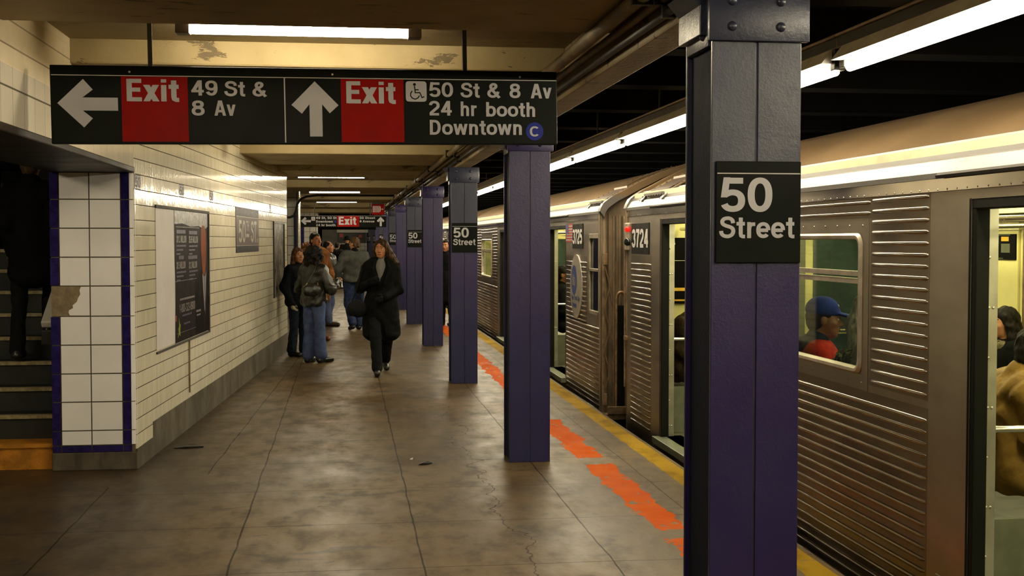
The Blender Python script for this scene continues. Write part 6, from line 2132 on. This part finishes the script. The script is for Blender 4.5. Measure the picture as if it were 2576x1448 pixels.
p = Person('rider with pale hair and cream coat with olive fur hood, beside the blue cap', (2.99, 6.82, .03), 66, 1.80, 'riders inside the cars', .010, seated(), head=(20, 10), female=True)
p.trousers(M['trousers_black'])
p.shoes(M['shoe_black'])
p.jacket(M['cream_coat'], .46, 1.08, .0, (.09, .076, .06), .085, .008, 22)
f = Field()
for k in range(11):
    a = R(180 * k / 10 + 60)
    f.ell(p.J['neck'] + v3(.14 * math.cos(a), .0 + .12 * math.sin(a), -.11 - .02 * math.cos(a)), (.075, .075, .06), .03)
for k in range(6):
    f.ell(p.J['shL'] + v3(.02 + .012 * k, -.06 + .028 * k, -.02 - .012 * k), (.07, .07, .06), .03)
p.add(f, 'fur_hood', M['fur_olive'], .014, 90, h=.010)
p.hair(M['hair_white'], 'long', .008)
p = Person('rider in tan padded coat with dark hair seated just inside the near train door', (3.44, 6.02, .03), 78, 1.60, 'riders inside the cars', .010, seated(head=(0, -.05, 1.20), neck=(0, .0, 1.05)), head=(30, 14), build=1.1)
p.trousers(M['trousers_black'])
p.shoes(M['shoe_black'])
p.jacket(M['puffer_tan'], .44, 1.20, .02, (.112, .098, .075), .10, .009, 24, 'padded_coat', seed=4)
p.hair(M['hair_black'], 'short')
p = Person('rider with plaid scarf seated on the far bench, seen through the near train door', (4.76, 8.62, .03), -80, 1.54, 'riders inside the cars', .011, seated(), head=(-12, 6), female=True)
p.trousers(M['jeans_dark'])
p.shoes(M['shoe_black'])
p.jacket(M['coat_black'], .46, 1.04, .0, (.084, .07, .056), None)
f = Field()
for k in range(9):
    a = 2 * PI * k / 9
    f.ell(p.J['neck'] + v3(.08 * math.cos(a), -.01 + .085 * math.sin(a), -.03), (.05, .05, .045), .03)
p.add(f, 'scarf', M['plaid'], .004, 60)
p.hair(M['hair_black'], 'long')
p = Person('rider in black knit cap and brown padded jacket, below the boxing poster', (3.03, 10.98, .045), 66, 1.64, 'riders inside the cars', .010, seated(head=(0, -.13, 1.10), neck=(0, -.05, 1.00), chest=(0, -.02, .86), shL=(.18, -.01, .95), shR=(-.18, -.01, .95)), head=(10, 24), build=1.02)
p.trousers(M['trousers_black'])
p.shoes(M['shoe_black'])
p.jacket(M['puffer_brown'], .44, 1.14, .01, (.10, .088, .068), .09, .014, 20, 'padded_jacket', seed=6)
f = Field()
f.ell(p.hp(0, .022, .055), (.094, .110, .096), .02, p.hr)
f.ell(p.hp(0, -.07, -.085), (.2, .10, .10), .01, p.hr, sub=True)
f.ell(p.hp(0, .05, -.02), (.086, .084, .07), .03, p.hr)
p.add(f, 'knit_cap', M['coat_black'], .002, 90)
p = Person('dark-haired rider in black jacket seated in the second car, glimpsed through its open door', (2.955, 16.95, .03), 72, 1.72, 'riders inside the cars', .011, seated(), head=(-10, 0), skin_='skin_tan')
p.trousers(M['trousers_black'])
p.shoes(M['shoe_black'])
p.jacket(M['coat_black'], .46, 1.06, .0, (.086, .072, .058), .075)
p.hair(M['hair_black'], 'short')
p = Person('standing rider in black jacket holding the overhead rail in the second car', (3.36, 17.9, .03), 100, 1.74, 'riders inside the cars', .012,
    dict(elL=(.30, -.16, 1.50), wrL=(.16, -.20, 1.74), palL=(0, -1, .1)))
p.trousers(M['trousers_black'])
p.shoes(M['shoe_black'])
p.jacket(M['coat_black'], .70, 1.08, .01, (.09, .075, .06), .08)
p.hair(M['hair_black'], 'short')
